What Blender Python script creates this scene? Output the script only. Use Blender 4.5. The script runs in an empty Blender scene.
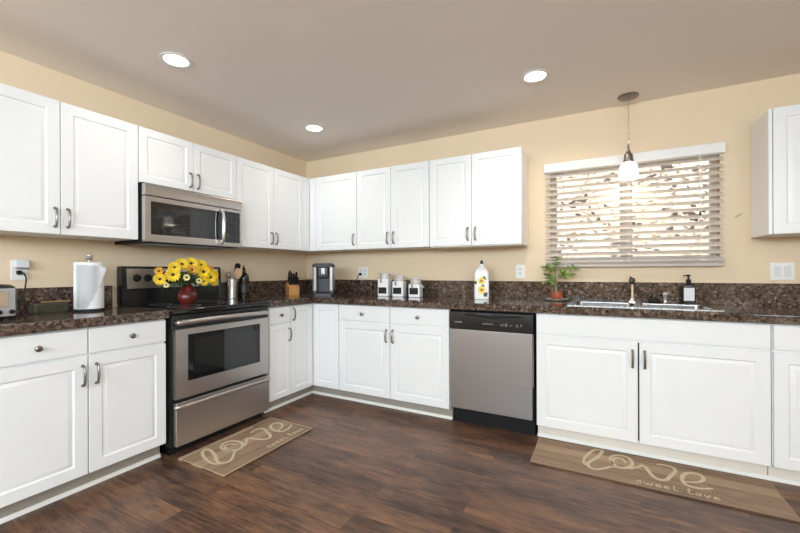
import bpy, bmesh, math, random
from mathutils import Matrix, Vector
random.seed(7)
S = bpy.context.scene
COL = S.collection
PI = math.pi
H = 2.453            # ceiling height
CT = 0.935           # countertop height
YR = -6.4            # rear wall of the room (behind the camera)
XR = 5.0             # right wall of the room (outside the frame)

# ------------------------------------------------------------------ camera
cam = bpy.data.cameras.new('camera')
cam.sensor_width = 36.0
cam.lens = 384.45 * 36.0 / 800.0
cam.shift_x = (400 - 395.37) / 800.0
cam.shift_y = (271.27 - 266.5) / 800.0
cam.clip_start = 0.05
camo = bpy.data.objects.new('camera', cam)
COL.objects.link(camo)
yaw, roll, pitch = math.radians(28.494), math.radians(-0.195), math.radians(0.015)
fw = Vector((-math.sin(yaw) * math.cos(pitch), math.cos(yaw) * math.cos(pitch), math.sin(pitch)))
rt = Vector((math.cos(yaw), math.sin(yaw), 0))
up = rt.cross(fw)
rt2 = rt * math.cos(roll) + up * math.sin(roll)
up2 = -rt * math.sin(roll) + up * math.cos(roll)
mw = Matrix((rt2, up2, -fw)).transposed().to_4x4()
mw.translation = Vector((3.0506, -3.4529, 1.1745))
camo.matrix_world = mw
S.camera = camo

# ------------------------------------------------------------------ world, sun, large lights, exposure
S.view_settings.view_transform = 'Standard'
S.view_settings.look = 'None'
S.view_settings.gamma = 1.0
S.view_settings.use_curve_mapping = False
S.view_settings.exposure = 0.0
w = bpy.data.worlds.new('sky')
S.world = w
w.use_nodes = True
w.node_tree.nodes['Background'].inputs[0].default_value = (0.80, 0.89, 1.0, 1)
w.node_tree.nodes['Background'].inputs[1].default_value = 1.1


def lamp(name, kind, loc, power, color=(1, 1, 1), direction=None, **kw):
    l = bpy.data.lights.new(name, kind)
    l.energy = power
    l.color = color
    for k, v in kw.items():
        setattr(l, k, v)
    o = bpy.data.objects.new(name, l)
    COL.objects.link(o)
    o.location = loc
    if direction is not None:
        o.rotation_euler = Vector(direction).to_track_quat('-Z', 'Y').to_euler()
    return o


lamp('sun', 'SUN', (6, -4, 8), 6.5, (1.0, 0.97, 0.94), (-0.55, 0.35, -0.75), angle=0.01)
# fill lamp added at the rear wall opening, standing in for window daylight
lamp('rear_fill', 'AREA', (2.5, YR + 0.06, 2.00), 180, (0.755, 0.90, 1.0), (0, 1, -0.12),
     shape='RECTANGLE', size=4.4, size_y=0.76)
# added fill lamp for the left cabinets, at the right wall opening
lamp('right_fill', 'AREA', (XR - 0.06, -4.6, 1.90), 72, (0.755, 0.90, 1.0), (-1, 0, 0.0),
     shape='RECTANGLE', size=2.2, size_y=0.8)


# ------------------------------------------------------------------ materials
def newmat(name):
    m = bpy.data.materials.new(name)
    m.use_nodes = True
    nt = m.node_tree
    return m, nt, nt.nodes['Principled BSDF']


def setin(b, **kw):
    names = dict(color='Base Color', rough='Roughness', metal='Metallic', spec='Specular IOR Level',
                 coat='Coat Weight', coatr='Coat Roughness', trans='Transmission Weight', ior='IOR',
                 emis='Emission Color', emit='Emission Strength', sss='Subsurface Weight')
    for k, v in kw.items():
        if k in ('color', 'emis'):
            v = (*v, 1)
        b.inputs[names[k]].default_value = v


def nd(nt, typ, **kw):
    n = nt.nodes.new(typ)
    for k, v in kw.items():
        if k in n.inputs:
            n.inputs[k].default_value = v
        else:
            setattr(n, k, v)
    return n


def ramp(nt, stops, interp='LINEAR'):
    r = nt.nodes.new('ShaderNodeValToRGB')
    r.color_ramp.interpolation = interp
    e = r.color_ramp.elements
    while len(e) < len(stops):
        e.new(0.5)
    for el, (p, c) in zip(e, stops):
        el.position = p
        el.color = (*c, 1)
    return r


def objco(nt, scale=(1, 1, 1)):
    tc = nt.nodes.new('ShaderNodeTexCoord')
    mp = nt.nodes.new('ShaderNodeMapping')
    mp.inputs['Scale'].default_value = scale
    nt.links.new(tc.outputs['Object'], mp.inputs[0])
    return mp.outputs[0]


def plain(name, color, rough=0.5, metal=0.0, var=0.06, scale=12, bump=0.0, bscale=200, **kw):
    """a procedural material: a base colour with a slight noise variation, optional fine bump"""
    m, nt, b = newmat(name)
    setin(b, rough=rough, metal=metal, **kw)
    co = objco(nt)
    n = nd(nt, 'ShaderNodeTexNoise', Scale=scale, Detail=3.0)
    nt.links.new(co, n.inputs['Vector'])
    lo = tuple(c * (1 - var) for c in color)
    hi = tuple(min(1, c * (1 + var)) for c in color)
    r = ramp(nt, [(0.3, lo), (0.7, hi)])
    nt.links.new(n.outputs['Fac'], r.inputs[0])
    nt.links.new(r.outputs[0], b.inputs['Base Color'])
    if bump:
        n2 = nd(nt, 'ShaderNodeTexNoise', Scale=bscale, Detail=2.0)
        nt.links.new(co, n2.inputs['Vector'])
        bp = nd(nt, 'ShaderNodeBump', Strength=bump, Distance=0.002)
        nt.links.new(n2.outputs['Fac'], bp.inputs['Height'])
        nt.links.new(bp.outputs[0], b.inputs['Normal'])
    return m


def steel(name, color, rough, axis, metal=1.0):
    """brushed steel: noise stretched along one axis drives colour and roughness a little"""
    m, nt, b = newmat(name)
    setin(b, metal=metal)
    sc = [260, 260, 260]
    sc[axis] = 2.0
    co = objco(nt, sc)
    n = nd(nt, 'ShaderNodeTexNoise', Scale=1.0, Detail=2.0)
    nt.links.new(co, n.inputs['Vector'])
    r = ramp(nt, [(0.3, tuple(c * 0.97 for c in color)), (0.7, tuple(min(1, c * 1.03) for c in color))])
    nt.links.new(n.outputs['Fac'], r.inputs[0])
    nt.links.new(r.outputs[0], b.inputs['Base Color'])
    mr = nd(nt, 'ShaderNodeMapRange')
    mr.inputs['To Min'].default_value = rough * 0.96
    mr.inputs['To Max'].default_value = rough * 1.05
    nt.links.new(n.outputs['Fac'], mr.inputs['Value'])
    nt.links.new(mr.outputs[0], b.inputs['Roughness'])
    return m


def granite_mat():
    m, nt, b = newmat('speckled_granite')
    setin(b, rough=0.075, spec=0.45)
    co = objco(nt)
    dn = nd(nt, 'ShaderNodeTexNoise', Scale=60.0, Detail=2.0)
    nt.links.new(co, dn.inputs['Vector'])
    mx = nd(nt, 'ShaderNodeMixRGB', blend_type='LINEAR_LIGHT')
    mx.inputs[0].default_value = 0.012
    nt.links.new(co, mx.inputs[1])
    nt.links.new(dn.outputs['Color'], mx.inputs[2])
    v = nd(nt, 'ShaderNodeTexVoronoi', Scale=62.0)
    nt.links.new(mx.outputs[0], v.inputs['Vector'])
    sep = nt.nodes.new('ShaderNodeSeparateColor')
    nt.links.new(v.outputs['Color'], sep.inputs[0])
    r = ramp(nt, [(0.0, (0.014, 0.009, 0.008)), (0.20, (0.045, 0.029, 0.022)), (0.40, (0.095, 0.060, 0.045)),
                  (0.64, (0.15, 0.10, 0.077)), (0.84, (0.22, 0.155, 0.122)), (0.95, (0.33, 0.25, 0.20))], 'CONSTANT')
    nt.links.new(sep.outputs[0], r.inputs[0])
    v2 = nd(nt, 'ShaderNodeTexVoronoi', Scale=150.0)
    nt.links.new(mx.outputs[0], v2.inputs['Vector'])
    sep2 = nt.nodes.new('ShaderNodeSeparateColor')
    nt.links.new(v2.outputs['Color'], sep2.inputs[0])
    r2 = ramp(nt, [(0.0, (0.012, 0.008, 0.007)), (0.35, (0.06, 0.038, 0.028)), (0.7, (0.14, 0.09, 0.066)), (0.9, (0.30, 0.21, 0.16))], 'CONSTANT')
    nt.links.new(sep2.outputs[1], r2.inputs[0])
    mix = nd(nt, 'ShaderNodeMixRGB')
    mix.inputs[0].default_value = 0.4
    nt.links.new(r.outputs[0], mix.inputs[1])
    nt.links.new(r2.outputs[0], mix.inputs[2])
    nt.links.new(mix.outputs[0], b.inputs['Base Color'])
    return m


def plank_mat(name, base, dark, light, width, length, rough, grain=1.0, seam=0.0018, swap=False, bias=0.0, soft=False):
    m, nt, b = newmat(name)
    setin(b, rough=rough, spec=0.4)
    tc = nt.nodes.new('ShaderNodeTexCoord')
    src = nt.nodes.new('ShaderNodeMapping')
    if swap:
        src.inputs['Rotation'].default_value = (0, 0, -PI / 2)
    nt.links.new(tc.outputs['Object'], src.inputs[0])
    br = nt.nodes.new('ShaderNodeTexBrick')
    br.offset = 0.37
    br.inputs['Scale'].default_value = 1.0
    br.inputs['Brick Width'].default_value = length
    br.inputs['Row Height'].default_value = width
    br.inputs['Mortar Size'].default_value = seam
    br.inputs['Mortar Smooth'].default_value = 0.3
    br.inputs['Bias'].default_value = bias
    br.inputs['Color1'].default_value = (0, 0, 0, 1)
    br.inputs['Color2'].default_value = (1, 1, 1, 1)
    br.inputs['Mortar'].default_value = (0.3, 0.3, 0.3, 1)
    nt.links.new(src.outputs[0], br.inputs[0])
    # per-plank shift of the grain
    sh = nd(nt, 'ShaderNodeVectorMath', operation='MULTIPLY_ADD')
    nt.links.new(br.outputs['Color'], sh.inputs[0])
    sh.inputs[1].default_value = (3.1, 7.7, 5.3)
    nt.links.new(src.outputs[0], sh.inputs[2])
    mp = nt.nodes.new('ShaderNodeMapping')
    mp.inputs['Scale'].default_value = (2.6, 34, 1)
    nt.links.new(sh.outputs[0], mp.inputs[0])
    g = nd(nt, 'ShaderNodeTexNoise', Scale=1.6, Detail=10.0, Roughness=0.72, Distortion=1.1)
    nt.links.new(mp.outputs[0], g.inputs['Vector'])
    mp2 = nt.nodes.new('ShaderNodeMapping')
    mp2.inputs['Scale'].default_value = (1.6, 4.5, 1)
    nt.links.new(sh.outputs[0], mp2.inputs[0])
    bl = nd(nt, 'ShaderNodeTexNoise', Scale=1.9, Detail=4.0, Roughness=0.6)
    nt.links.new(mp2.outputs[0], bl.inputs['Vector'])
    add = nd(nt, 'ShaderNodeMath', operation='MULTIPLY_ADD')
    nt.links.new(bl.outputs['Fac'], add.inputs[0])
    add.inputs[1].default_value = 0.75
    nt.links.new(g.outputs['Fac'], add.inputs[2])
    add2 = nd(nt, 'ShaderNodeMath', operation='MULTIPLY_ADD')
    nt.links.new(br.outputs['Color'], add2.inputs[0])
    add2.inputs[1].default_value = 0.11 if not soft else 0.62
    nt.links.new(add.outputs[0], add2.inputs[2])
    r = ramp(nt, [(0.56, dark), (0.90, base), (1.0, tuple((a + c) / 2 for a, c in zip(base, light))), (1.16 if False else 1.0, light)])
    mr = nd(nt, 'ShaderNodeMapRange')
    mr.inputs['From Min'].default_value = 0.62 if not soft else 0.55
    mr.inputs['From Max'].default_value = 1.22 if not soft else 1.6
    nt.links.new(add2.outputs[0], mr.inputs['Value'])
    e = r.color_ramp.elements
    for el, p in zip(e, (0.06, 0.42, 0.66, 0.92)):
        el.position = p
    nt.links.new(mr.outputs[0], r.inputs[0])
    seamm = nd(nt, 'ShaderNodeMixRGB', blend_type='MULTIPLY')
    nt.links.new(br.outputs['Fac'], seamm.inputs[0])
    nt.links.new(r.outputs[0], seamm.inputs[1])
    seamm.inputs[2].default_value = (0.35, 0.32, 0.3, 1)
    nt.links.new(seamm.outputs[0], b.inputs['Base Color'])
    bp = nd(nt, 'ShaderNodeBump', Strength=0.25 * grain, Distance=0.002)
    nt.links.new(g.outputs['Fac'], bp.inputs['Height'])
    nt.links.new(bp.outputs[0], b.inputs['Normal'])
    return m


def wood(name, c1, c2, rough=0.45, axis=2, scale=30):
    m, nt, b = newmat(name)
    setin(b, rough=rough)
    sc = [scale * 3] * 3
    sc[axis] = scale * 0.25
    co = objco(nt, sc)
    n = nd(nt, 'ShaderNodeTexNoise', Scale=1.0, Detail=4.0)
    nt.links.new(co, n.inputs['Vector'])
    r = ramp(nt, [(0.3, c1), (0.7, c2)])
    nt.links.new(n.outputs['Fac'], r.inputs[0])
    nt.links.new(r.outputs[0], b.inputs['Base Color'])
    return m


def pane_mat(name, tint, refl=0.08):
    m = bpy.data.materials.new(name)
    m.use_nodes = True
    nt = m.node_tree
    nt.nodes.clear()
    out = nt.nodes.new('ShaderNodeOutputMaterial')
    t = nd(nt, 'ShaderNodeBsdfTransparent')
    t.inputs[0].default_value = (*tint, 1)
    g = nd(nt, 'ShaderNodeBsdfGlossy', Roughness=0.02)
    mx = nt.nodes.new('ShaderNodeMixShader')
    lw = nd(nt, 'ShaderNodeFresnel', IOR=1.45)
    nt.links.new(lw.outputs[0], mx.inputs[0])
    nt.links.new(t.outputs[0], mx.inputs[1])
    nt.links.new(g.outputs[0], mx.inputs[2])
    nt.links.new(mx.outputs[0], out.inputs[0])
    return m


def slat_mat():
    m = bpy.data.materials.new('blind_slat_vinyl')
    m.use_nodes = True
    nt = m.node_tree
    b = nt.nodes['Principled BSDF']
    setin(b, color=(0.86, 0.82, 0.77), rough=0.45)
    out = nt.nodes['Material Output']
    tr = nt.nodes.new('ShaderNodeBsdfTranslucent')
    tr.inputs[0].default_value = (0.84, 0.77, 0.70, 1)
    mx = nt.nodes.new('ShaderNodeMixShader')
    n = nd(nt, 'ShaderNodeTexNoise', Scale=40.0)
    nt.links.new(objco(nt), n.inputs['Vector'])
    mr = nd(nt, 'ShaderNodeMapRange')
    mr.inputs['To Min'].default_value = 0.46
    mr.inputs['To Max'].default_value = 0.54
    nt.links.new(n.outputs['Fac'], mr.inputs['Value'])
    nt.links.new(mr.outputs[0], mx.inputs[0])
    nt.links.new(b.outputs[0], mx.inputs[1])
    nt.links.new(tr.outputs[0], mx.inputs[2])
    nt.links.new(mx.outputs[0], out.inputs[0])
    return m


def glow(name, color, strength):
    m, nt, b = newmat(name)
    setin(b, color=(0.9, 0.9, 0.88), rough=0.4, emis=color, emit=strength)
    n = nd(nt, 'ShaderNodeTexNoise', Scale=20.0)
    r = ramp(nt, [(0.0, (0.88, 0.87, 0.85)), (1.0, (0.92, 0.91, 0.9))])
    nt.links.new(n.outputs['Fac'], r.inputs[0])
    nt.links.new(r.outputs[0], b.inputs['Base Color'])
    return m


def hillside_mat():
    m, nt, b = newmat('leaf_littered_hillside')
    setin(b, rough=0.9)
    co = objco(nt)
    v = nd(nt, 'ShaderNodeTexVoronoi', Scale=17.0)
    nt.links.new(co, v.inputs['Vector'])
    sep = nt.nodes.new('ShaderNodeSeparateColor')
    nt.links.new(v.outputs['Color'], sep.inputs[0])
    n = nd(nt, 'ShaderNodeTexNoise', Scale=1.7, Detail=5.0)
    nt.links.new(co, n.inputs['Vector'])
    mul = nd(nt, 'ShaderNodeMath', operation='MULTIPLY_ADD')
    nt.links.new(n.outputs['Fac'], mul.inputs[0])
    mul.inputs[1].default_value = 1.5
    nt.links.new(sep.outputs[0], mul.inputs[2])
    r = ramp(nt, [(0.0, (0.04, 0.028, 0.025)), (0.26, (0.10, 0.07, 0.055)), (0.34, (0.26, 0.19, 0.14)), (0.44, (0.48, 0.38, 0.29)), (0.60, (0.74, 0.62, 0.49))])
    mr = nd(nt, 'ShaderNodeMapRange')
    mr.inputs['From Min'].default_value = 0.60
    mr.inputs['From Max'].default_value = 1.5
    nt.links.new(mul.outputs[0], mr.inputs['Value'])
    nt.links.new(mr.outputs[0], r.inputs[0])
    nt.links.new(r.outputs[0], b.inputs['Base Color'])
    return m


def oil_print_mat():
    """white ceramic with printed sunflowers: rings around two fixed centres on the front"""
    m, nt, b = newmat('sunflower_printed_ceramic')
    setin(b, rough=0.18)
    tc = nt.nodes.new('ShaderNodeTexCoord')
    prev = None
    white = (0.86, 0.86, 0.85, 1)

    def dist(cx, cz):
        s = nd(nt, 'ShaderNodeVectorMath', operation='SUBTRACT')
        nt.links.new(tc.outputs['Object'], s.inputs[0])
        s.inputs[1].default_value = (cx, 0, cz)
        ml = nd(nt, 'ShaderNodeVectorMath', operation='MULTIPLY')
        nt.links.new(s.outputs[0], ml.inputs[0])
        ml.inputs[1].default_value = (1, 0, 1)
        ln = nd(nt, 'ShaderNodeVectorMath', operation='LENGTH')
        nt.links.new(ml.outputs[0], ln.inputs[0])
        return ln.outputs['Value']
    for cx, cz, rad, col in [(0.022, 0.178, 0.017, (0.14, 0.2, 0.07, 1)), (0.012, 0.110, 0.015, (0.10, 0.16, 0.06, 1)),
                             (0.034, 0.040, 0.020, (0.05, 0.07, 0.08, 1)), (-0.05, 0.14, 0.014, (0.12, 0.16, 0.06, 1)),
                             (0.000, 0.155, 0.031, (0.88, 0.66, 0.16, 1)), (0.002, 0.078, 0.034, (0.9, 0.68, 0.16, 1)),
                             (0.000, 0.155, 0.012, (0.42, 0.19, 0.03, 1)), (0.002, 0.078, 0.013, (0.45, 0.2, 0.03, 1))]:
        d = dist(cx, cz)
        n = nd(nt, 'ShaderNodeTexNoise', Scale=70.0)
        nt.links.new(tc.outputs['Object'], n.inputs['Vector'])
        ad = nd(nt, 'ShaderNodeMath', operation='MULTIPLY_ADD')
        nt.links.new(n.outputs['Fac'], ad.inputs[0])
        ad.inputs[1].default_value = rad * 0.7
        nt.links.new(d, ad.inputs[2])
        lt = nd(nt, 'ShaderNodeMath', operation='LESS_THAN')
        nt.links.new(ad.outputs[0], lt.inputs[0])
        lt.inputs[1].default_value = rad * 1.3
        mx = nd(nt, 'ShaderNodeMixRGB')
        nt.links.new(lt.outputs[0], mx.inputs[0])
        if prev is None:
            mx.inputs[1].default_value = white
        else:
            nt.links.new(prev, mx.inputs[1])
        mx.inputs[2].default_value = col
        prev = mx.outputs[0]
    nt.links.new(prev, b.inputs['Base Color'])
    return m


WALL = plain('tan_wall_paint', (0.81, 0.645, 0.458), 0.75, var=0.015, scale=1.2, bump=0.10, bscale=130)
CEIL = plain('ceiling_paint', (0.88, 0.805, 0.735), 0.9, var=0.012, scale=1.5, bump=0.10, bscale=110)
WHITE = plain('white_thermofoil', (0.86, 0.86, 0.86), 0.34, var=0.008, scale=4)
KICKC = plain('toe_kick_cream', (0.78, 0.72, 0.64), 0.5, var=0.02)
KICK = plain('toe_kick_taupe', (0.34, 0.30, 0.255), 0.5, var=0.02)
TRIM = plain('white_trim', (0.84, 0.82, 0.78), 0.45, var=0.01)
INSIDE = plain('cabinet_inside_melamine', (0.78, 0.72, 0.62), 0.5, var=0.02)
GRANITE = granite_mat()
FLOOR = plank_mat('dark_plank_laminate', (0.098, 0.049, 0.031), (0.017, 0.0095, 0.0075), (0.25, 0.125, 0.066), 0.127, 1.22, 0.36, seam=0.0010)
MATWOOD = plank_mat('printed_plank_mat_x', (0.285, 0.185, 0.118), (0.13, 0.082, 0.057), (0.42, 0.29, 0.19), 0.10, 0.9, 0.65, 0.3, 0.0015, soft=True)
MATWOODY = plank_mat('printed_plank_mat_y', (0.33, 0.225, 0.145), (0.19, 0.125, 0.08), (0.45, 0.33, 0.22), 0.11, 0.7, 0.65, 0.3, 0.0015, swap=True, soft=True)
LETTER = plain('cream_print', (0.56, 0.46, 0.31), 0.7, var=0.08, scale=60)
EDGE = plain('mat_edge_binding', (0.52, 0.40, 0.28), 0.7)
EDGEB = plain('mat_edge_brown', (0.33, 0.22, 0.145), 0.7)
NICKEL = plain('brushed_nickel', (0.29, 0.265, 0.24), 0.30, 1.0, var=0.05)
PEWTER = plain('pewter_metal', (0.24, 0.215, 0.195), 0.35, 1.0, var=0.1)
CHROME = plain('chrome', (0.80, 0.80, 0.81), 0.10, 1.0, var=0.02)
STEELX = steel('brushed_steel_along_x', (0.37, 0.352, 0.345), 0.36, 0, 0.94)
STEELY = steel('brushed_steel_along_y', (0.49, 0.46, 0.44), 0.31, 1, 0.96)
STEELZ = steel('brushed_steel_upright', (0.55, 0.55, 0.55), 0.26, 2)
SINKST = steel('sink_steel', (0.42, 0.415, 0.41), 0.14, 0)
BLACK = plain('black_enamel', (0.010, 0.010, 0.011), 0.22, var=0.1)
BLACKM = plain('black_matte_plastic', (0.010, 0.010, 0.011), 0.5, var=0.1, spec=0.25)
BGLASS = plain('black_glass', (0.008, 0.008, 0.009), 0.05, var=0.05, spec=0.6)
OVENGLASS = plain('smoked_oven_glass', (0.016, 0.018, 0.018), 0.05, var=0.1, spec=0.6)
CHAR = plain('charcoal_plastic', (0.035, 0.036, 0.042), 0.4)
SILVERP = plain('silver_plastic', (0.46, 0.46, 0.48), 0.35, 0.4)
GREY = plain('grey_print', (0.22, 0.22, 0.23), 0.5)
OUTLETM = plain('white_outlet_plastic', (0.84, 0.83, 0.80), 0.35, var=0.01)
OUTLETG = plain('pale_grey_plastic', (0.70, 0.71, 0.72), 0.35, var=0.02)
PAPER = plain('paper_towel', (0.85, 0.85, 0.86), 0.85, var=0.02, scale=40, bump=0.3, bscale=260)
SLAT = slat_mat()
BLINDW = plain('blind_white', (0.83, 0.81, 0.79), 0.45, var=0.01)
VINYL = plain('window_vinyl', (0.80, 0.79, 0.77), 0.4, var=0.01)
PANE = pane_mat('window_glass', (0.96, 0.97, 0.96))
SHADE = glow('lit_frosted_glass', (1.0, 0.93, 0.84), 1.25)
CANLENS = glow('lit_lamp_lens', (1.0, 0.97, 0.92), 9.0)
HILL = hillside_mat()
TERRA = plain('terracotta', (0.33, 0.075, 0.035), 0.55, var=0.1, scale=30)
SOIL = plain('potting_soil', (0.03, 0.02, 0.015), 0.95, var=0.3, scale=120)
LEAF = plain('green_leaf', (0.34, 0.45, 0.13), 0.45, var=0.35, scale=35)
LEAFD = plain('dark_green_leaf', (0.03, 0.09, 0.018), 0.5, var=0.4, scale=35)
STEMM = plain('pale_stem', (0.33, 0.32, 0.13), 0.6, var=0.1)
PETAL = plain('yellow_petal', (0.74, 0.50, 0.010), 0.6, var=0.30, scale=28)
PETALO = plain('amber_petal', (0.62, 0.29, 0.02), 0.6, var=0.2, scale=28)
PETALC = plain('cream_petal', (0.80, 0.68, 0.28), 0.6, var=0.15, scale=28)
SEED = plain('dark_seed_disc', (0.045, 0.014, 0.006), 0.8, var=0.4, scale=150)
REDGLAZE = plain('red_glaze', (0.115, 0.014, 0.011), 0.2, var=0.35, scale=20)
BEECH = wood('beech_wood', (0.45, 0.25, 0.11), (0.60, 0.36, 0.17))
BLOCKW = wood('knife_block_wood', (0.46, 0.21, 0.06), (0.60, 0.31, 0.10))
DKBOTTLE = plain('dark_bottle_glass', (0.012, 0.010, 0.007), 0.07, var=0.1, spec=0.7)
PORC = plain('white_porcelain', (0.84, 0.84, 0.85), 0.2, var=0.01)
FROST = plain('pale_lid_glass', (0.66, 0.62, 0.58), 0.12, var=0.08, scale=60)
GREENGL = plain('olive_green_glass', (0.075, 0.078, 0.055), 0.12, var=0.15)
OILM = oil_print_mat()
LABELM = plain('pale_label_paper', (0.74, 0.76, 0.79), 0.6, var=0.02)
AMBER = plain('dark_amber_plastic', (0.018, 0.011, 0.008), 0.18, var=0.1)
SAUCER = plain('pale_saucer_ceramic', (0.55, 0.52, 0.46), 0.3, var=0.06)
EARTH = plain('patio_soil', (0.5, 0.44, 0.36), 0.9, var=0.2)


# ------------------------------------------------------------------ geometry helpers
def newv(bm, pts, M=None):
    return [bm.verts.new(M @ Vector(p) if M else Vector(p)) for p in pts]


def box(bm, x0, x1, y0, y1, z0, z1, b=0.0, seg=2, M=None):
    P = [(x0, y0, z0), (x1, y0, z0), (x1, y1, z0), (x0, y1, z0), (x0, y0, z1), (x1, y0, z1), (x1, y1, z1), (x0, y1, z1)]
    v = newv(bm, P, M)
    fs = [bm.faces.new([v[i] for i in q]) for q in ((3, 2, 1, 0), (4, 5, 6, 7), (0, 1, 5, 4), (1, 2, 6, 5), (2, 3, 7, 6), (3, 0, 4, 7))]
    if b > 0:
        es = set(e for f in fs for e in f.edges)
        bmesh.ops.bevel(bm, geom=list(es), offset=b, segments=seg, affect='EDGES', profile=0.5)
    return bm


def lathe(bm, prof, n=24, M=None, c=(0, 0, 0)):
    rings = []
    for r, z in prof:
        if r < 1e-6:
            rings.append(newv(bm, [(c[0], c[1], c[2] + z)], M))
        else:
            rings.append(newv(bm, [(c[0] + r * math.cos(2 * PI * i / n), c[1] + r * math.sin(2 * PI * i / n), c[2] + z) for i in range(n)], M))
    for a, b in zip(rings, rings[1:]):
        for i in range(n):
            j = (i + 1) % n
            if len(a) == 1 and len(b) == 1:
                continue
            if len(a) == 1:
                bm.faces.new((a[0], b[j], b[i]))
            elif len(b) == 1:
                bm.faces.new((a[i], a[j], b[0]))
            else:
                bm.faces.new((a[i], a[j], b[j], b[i]))
    return bm


def smooth(pts, n=6):
    pts = [Vector(p) for p in pts]
    out = []
    for i in range(len(pts) - 1):
        p0 = pts[max(i - 1, 0)]
        p1, p2 = pts[i], pts[i + 1]
        p3 = pts[min(i + 2, len(pts) - 1)]
        for k in range(n):
            t = k / n
            out.append(0.5 * ((2 * p1) + (p2 - p0) * t + (2 * p0 - 5 * p1 + 4 * p2 - p3) * t * t + (3 * p1 - p0 - 3 * p2 + p3) * t ** 3))
    out.append(pts[-1])
    return out


def tube(bm, pts, r, n=8, M=None, caps=True):
    pts = [Vector(p) for p in pts]
    rs = r if isinstance(r, (list, tuple)) else [r] * len(pts)
    prev = None
    rings = []
    for i, p in enumerate(pts):
        t = (pts[min(i + 1, len(pts) - 1)] - pts[max(i - 1, 0)]).normalized()
        if prev is None:
            a = t.orthogonal().normalized()
        else:
            a = (prev - t * prev.dot(t))
            a = a.normalized() if a.length > 1e-6 else t.orthogonal().normalized()
        prev = a
        b = t.cross(a)
        rings.append(newv(bm, [p + (a * math.cos(2 * PI * k / n) + b * math.sin(2 * PI * k / n)) * rs[i] for k in range(n)], M))
    for a, b in zip(rings, rings[1:]):
        for k in range(n):
            bm.faces.new((a[k], a[(k + 1) % n], b[(k + 1) % n], b[k]))
    if caps:
        bm.faces.new(rings[0][::-1])
        bm.faces.new(rings[-1])
    return bm


def prism(bm, poly, axis, a, b, M=None):
    """extrude a 2D polygon along an axis; poly in the other two axes (cyclic order)"""
    def P(p, t):
        if axis == 'x':
            return (t, p[0], p[1])
        if axis == 'y':
            return (p[0], t, p[1])
        return (p[0], p[1], t)
    v0 = newv(bm, [P(p, a) for p in poly], M)
    v1 = newv(bm, [P(p, b) for p in poly], M)
    n = len(poly)
    bm.faces.new(v0)
    bm.faces.new(v1[::-1])
    for i in range(n):
        j = (i + 1) % n
        bm.faces.new((v0[j], v0[i], v1[i], v1[j]))
    return bm


def ribbon(bm, pts, width, z0, z1, M=None):
    """flat brush stroke of real thickness following a planar path"""
    pts = [Vector((p[0], p[1], 0)) for p in pts]
    L, R = [], []
    n = len(pts)
    for i, p in enumerate(pts):
        t = (pts[min(i + 1, n - 1)] - pts[max(i - 1, 0)]).normalized()
        nrm = Vector((-t.y, t.x, 0))
        ww = width(i / (n - 1)) if callable(width) else width
        L.append(p + nrm * ww / 2)
        R.append(p - nrm * ww / 2)
    lt = newv(bm, [(p.x, p.y, z1) for p in L], M)
    rtp = newv(bm, [(p.x, p.y, z1) for p in R], M)
    lb = newv(bm, [(p.x, p.y, z0) for p in L], M)
    rb = newv(bm, [(p.x, p.y, z0) for p in R], M)
    for i in range(n - 1):
        bm.faces.new((rtp[i], rtp[i + 1], lt[i + 1], lt[i]))
        bm.faces.new((lt[i], lt[i + 1], lb[i + 1], lb[i]))
        bm.faces.new((rb[i], rb[i + 1], rtp[i + 1], rtp[i]))
    bm.faces.new((lt[0], lb[0], rb[0], rtp[0]))
    bm.faces.new((rtp[-1], rb[-1], lb[-1], lt[-1]))
    return bm


def nb():
    return bmesh.new()


def link(name, bm, mat, parent=None, flat=False, ang=38, local=False):
    """link a bmesh as ONE mesh object; geometry given in world space unless local"""
    if parent is not None and not local:
        root = parent
        while root.parent is not None:
            root = root.parent
        bmesh.ops.translate(bm, verts=bm.verts, vec=-Vector(root.location))
    bmesh.ops.recalc_face_normals(bm, faces=bm.faces)
    me = bpy.data.meshes.new(name)
    bm.to_mesh(me)
    bm.free()
    for m in (mat if isinstance(mat, (list, tuple)) else [mat]):
        me.materials.append(m)
    if not flat:
        for p in me.polygons:
            p.use_smooth = True
        me.set_sharp_from_angle(angle=math.radians(ang))
    o = bpy.data.objects.new(name, me)
    COL.objects.link(o)
    if not flat:
        wn_ = o.modifiers.new('weighted_normals', 'WEIGHTED_NORMAL')
        wn_.keep_sharp = True
        wn_.weight = 100
    if parent is not None:
        o.parent = parent
    return o


def tag(o, label, cat, group=None, kind=None):
    o['label'] = label
    o['category'] = cat
    if group:
        o['group'] = group
    if kind:
        o['kind'] = kind
    return o


def thing(name, label, cat, loc=(0, 0, 0), rot=(0, 0, 0), group=None):
    o = bpy.data.objects.new(name, None)
    o.empty_display_size = 0.1
    COL.objects.link(o)
    o.location = loc
    o.rotation_euler = rot
    return tag(o, label, cat, group)


def copy_tree(o, parent=None):
    c = o.copy()
    COL.objects.link(c)
    c.parent = parent
    for ch in list(o.children):
        copy_tree(ch, c)
    return c


def struct(name, bm, mat, parent=None, **kw):
    o = link(name, bm, mat, parent, local=True, **kw)
    if parent is None:
        o['kind'] = 'structure'
    return o


def face(side, u0, v0, at):
    """frame on a cabinet front: u to the viewer's right, v up, n out into the room"""
    if side == 'left':       # faces +x, u = +y
        return Matrix(((0, 0, 1, at), (1, 0, 0, u0), (0, 1, 0, v0), (0, 0, 0, 1)))
    return Matrix(((1, 0, 0, u0), (0, 0, -1, at), (0, 1, 0, v0), (0, 0, 0, 1)))   # faces -y, u = +x


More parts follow.
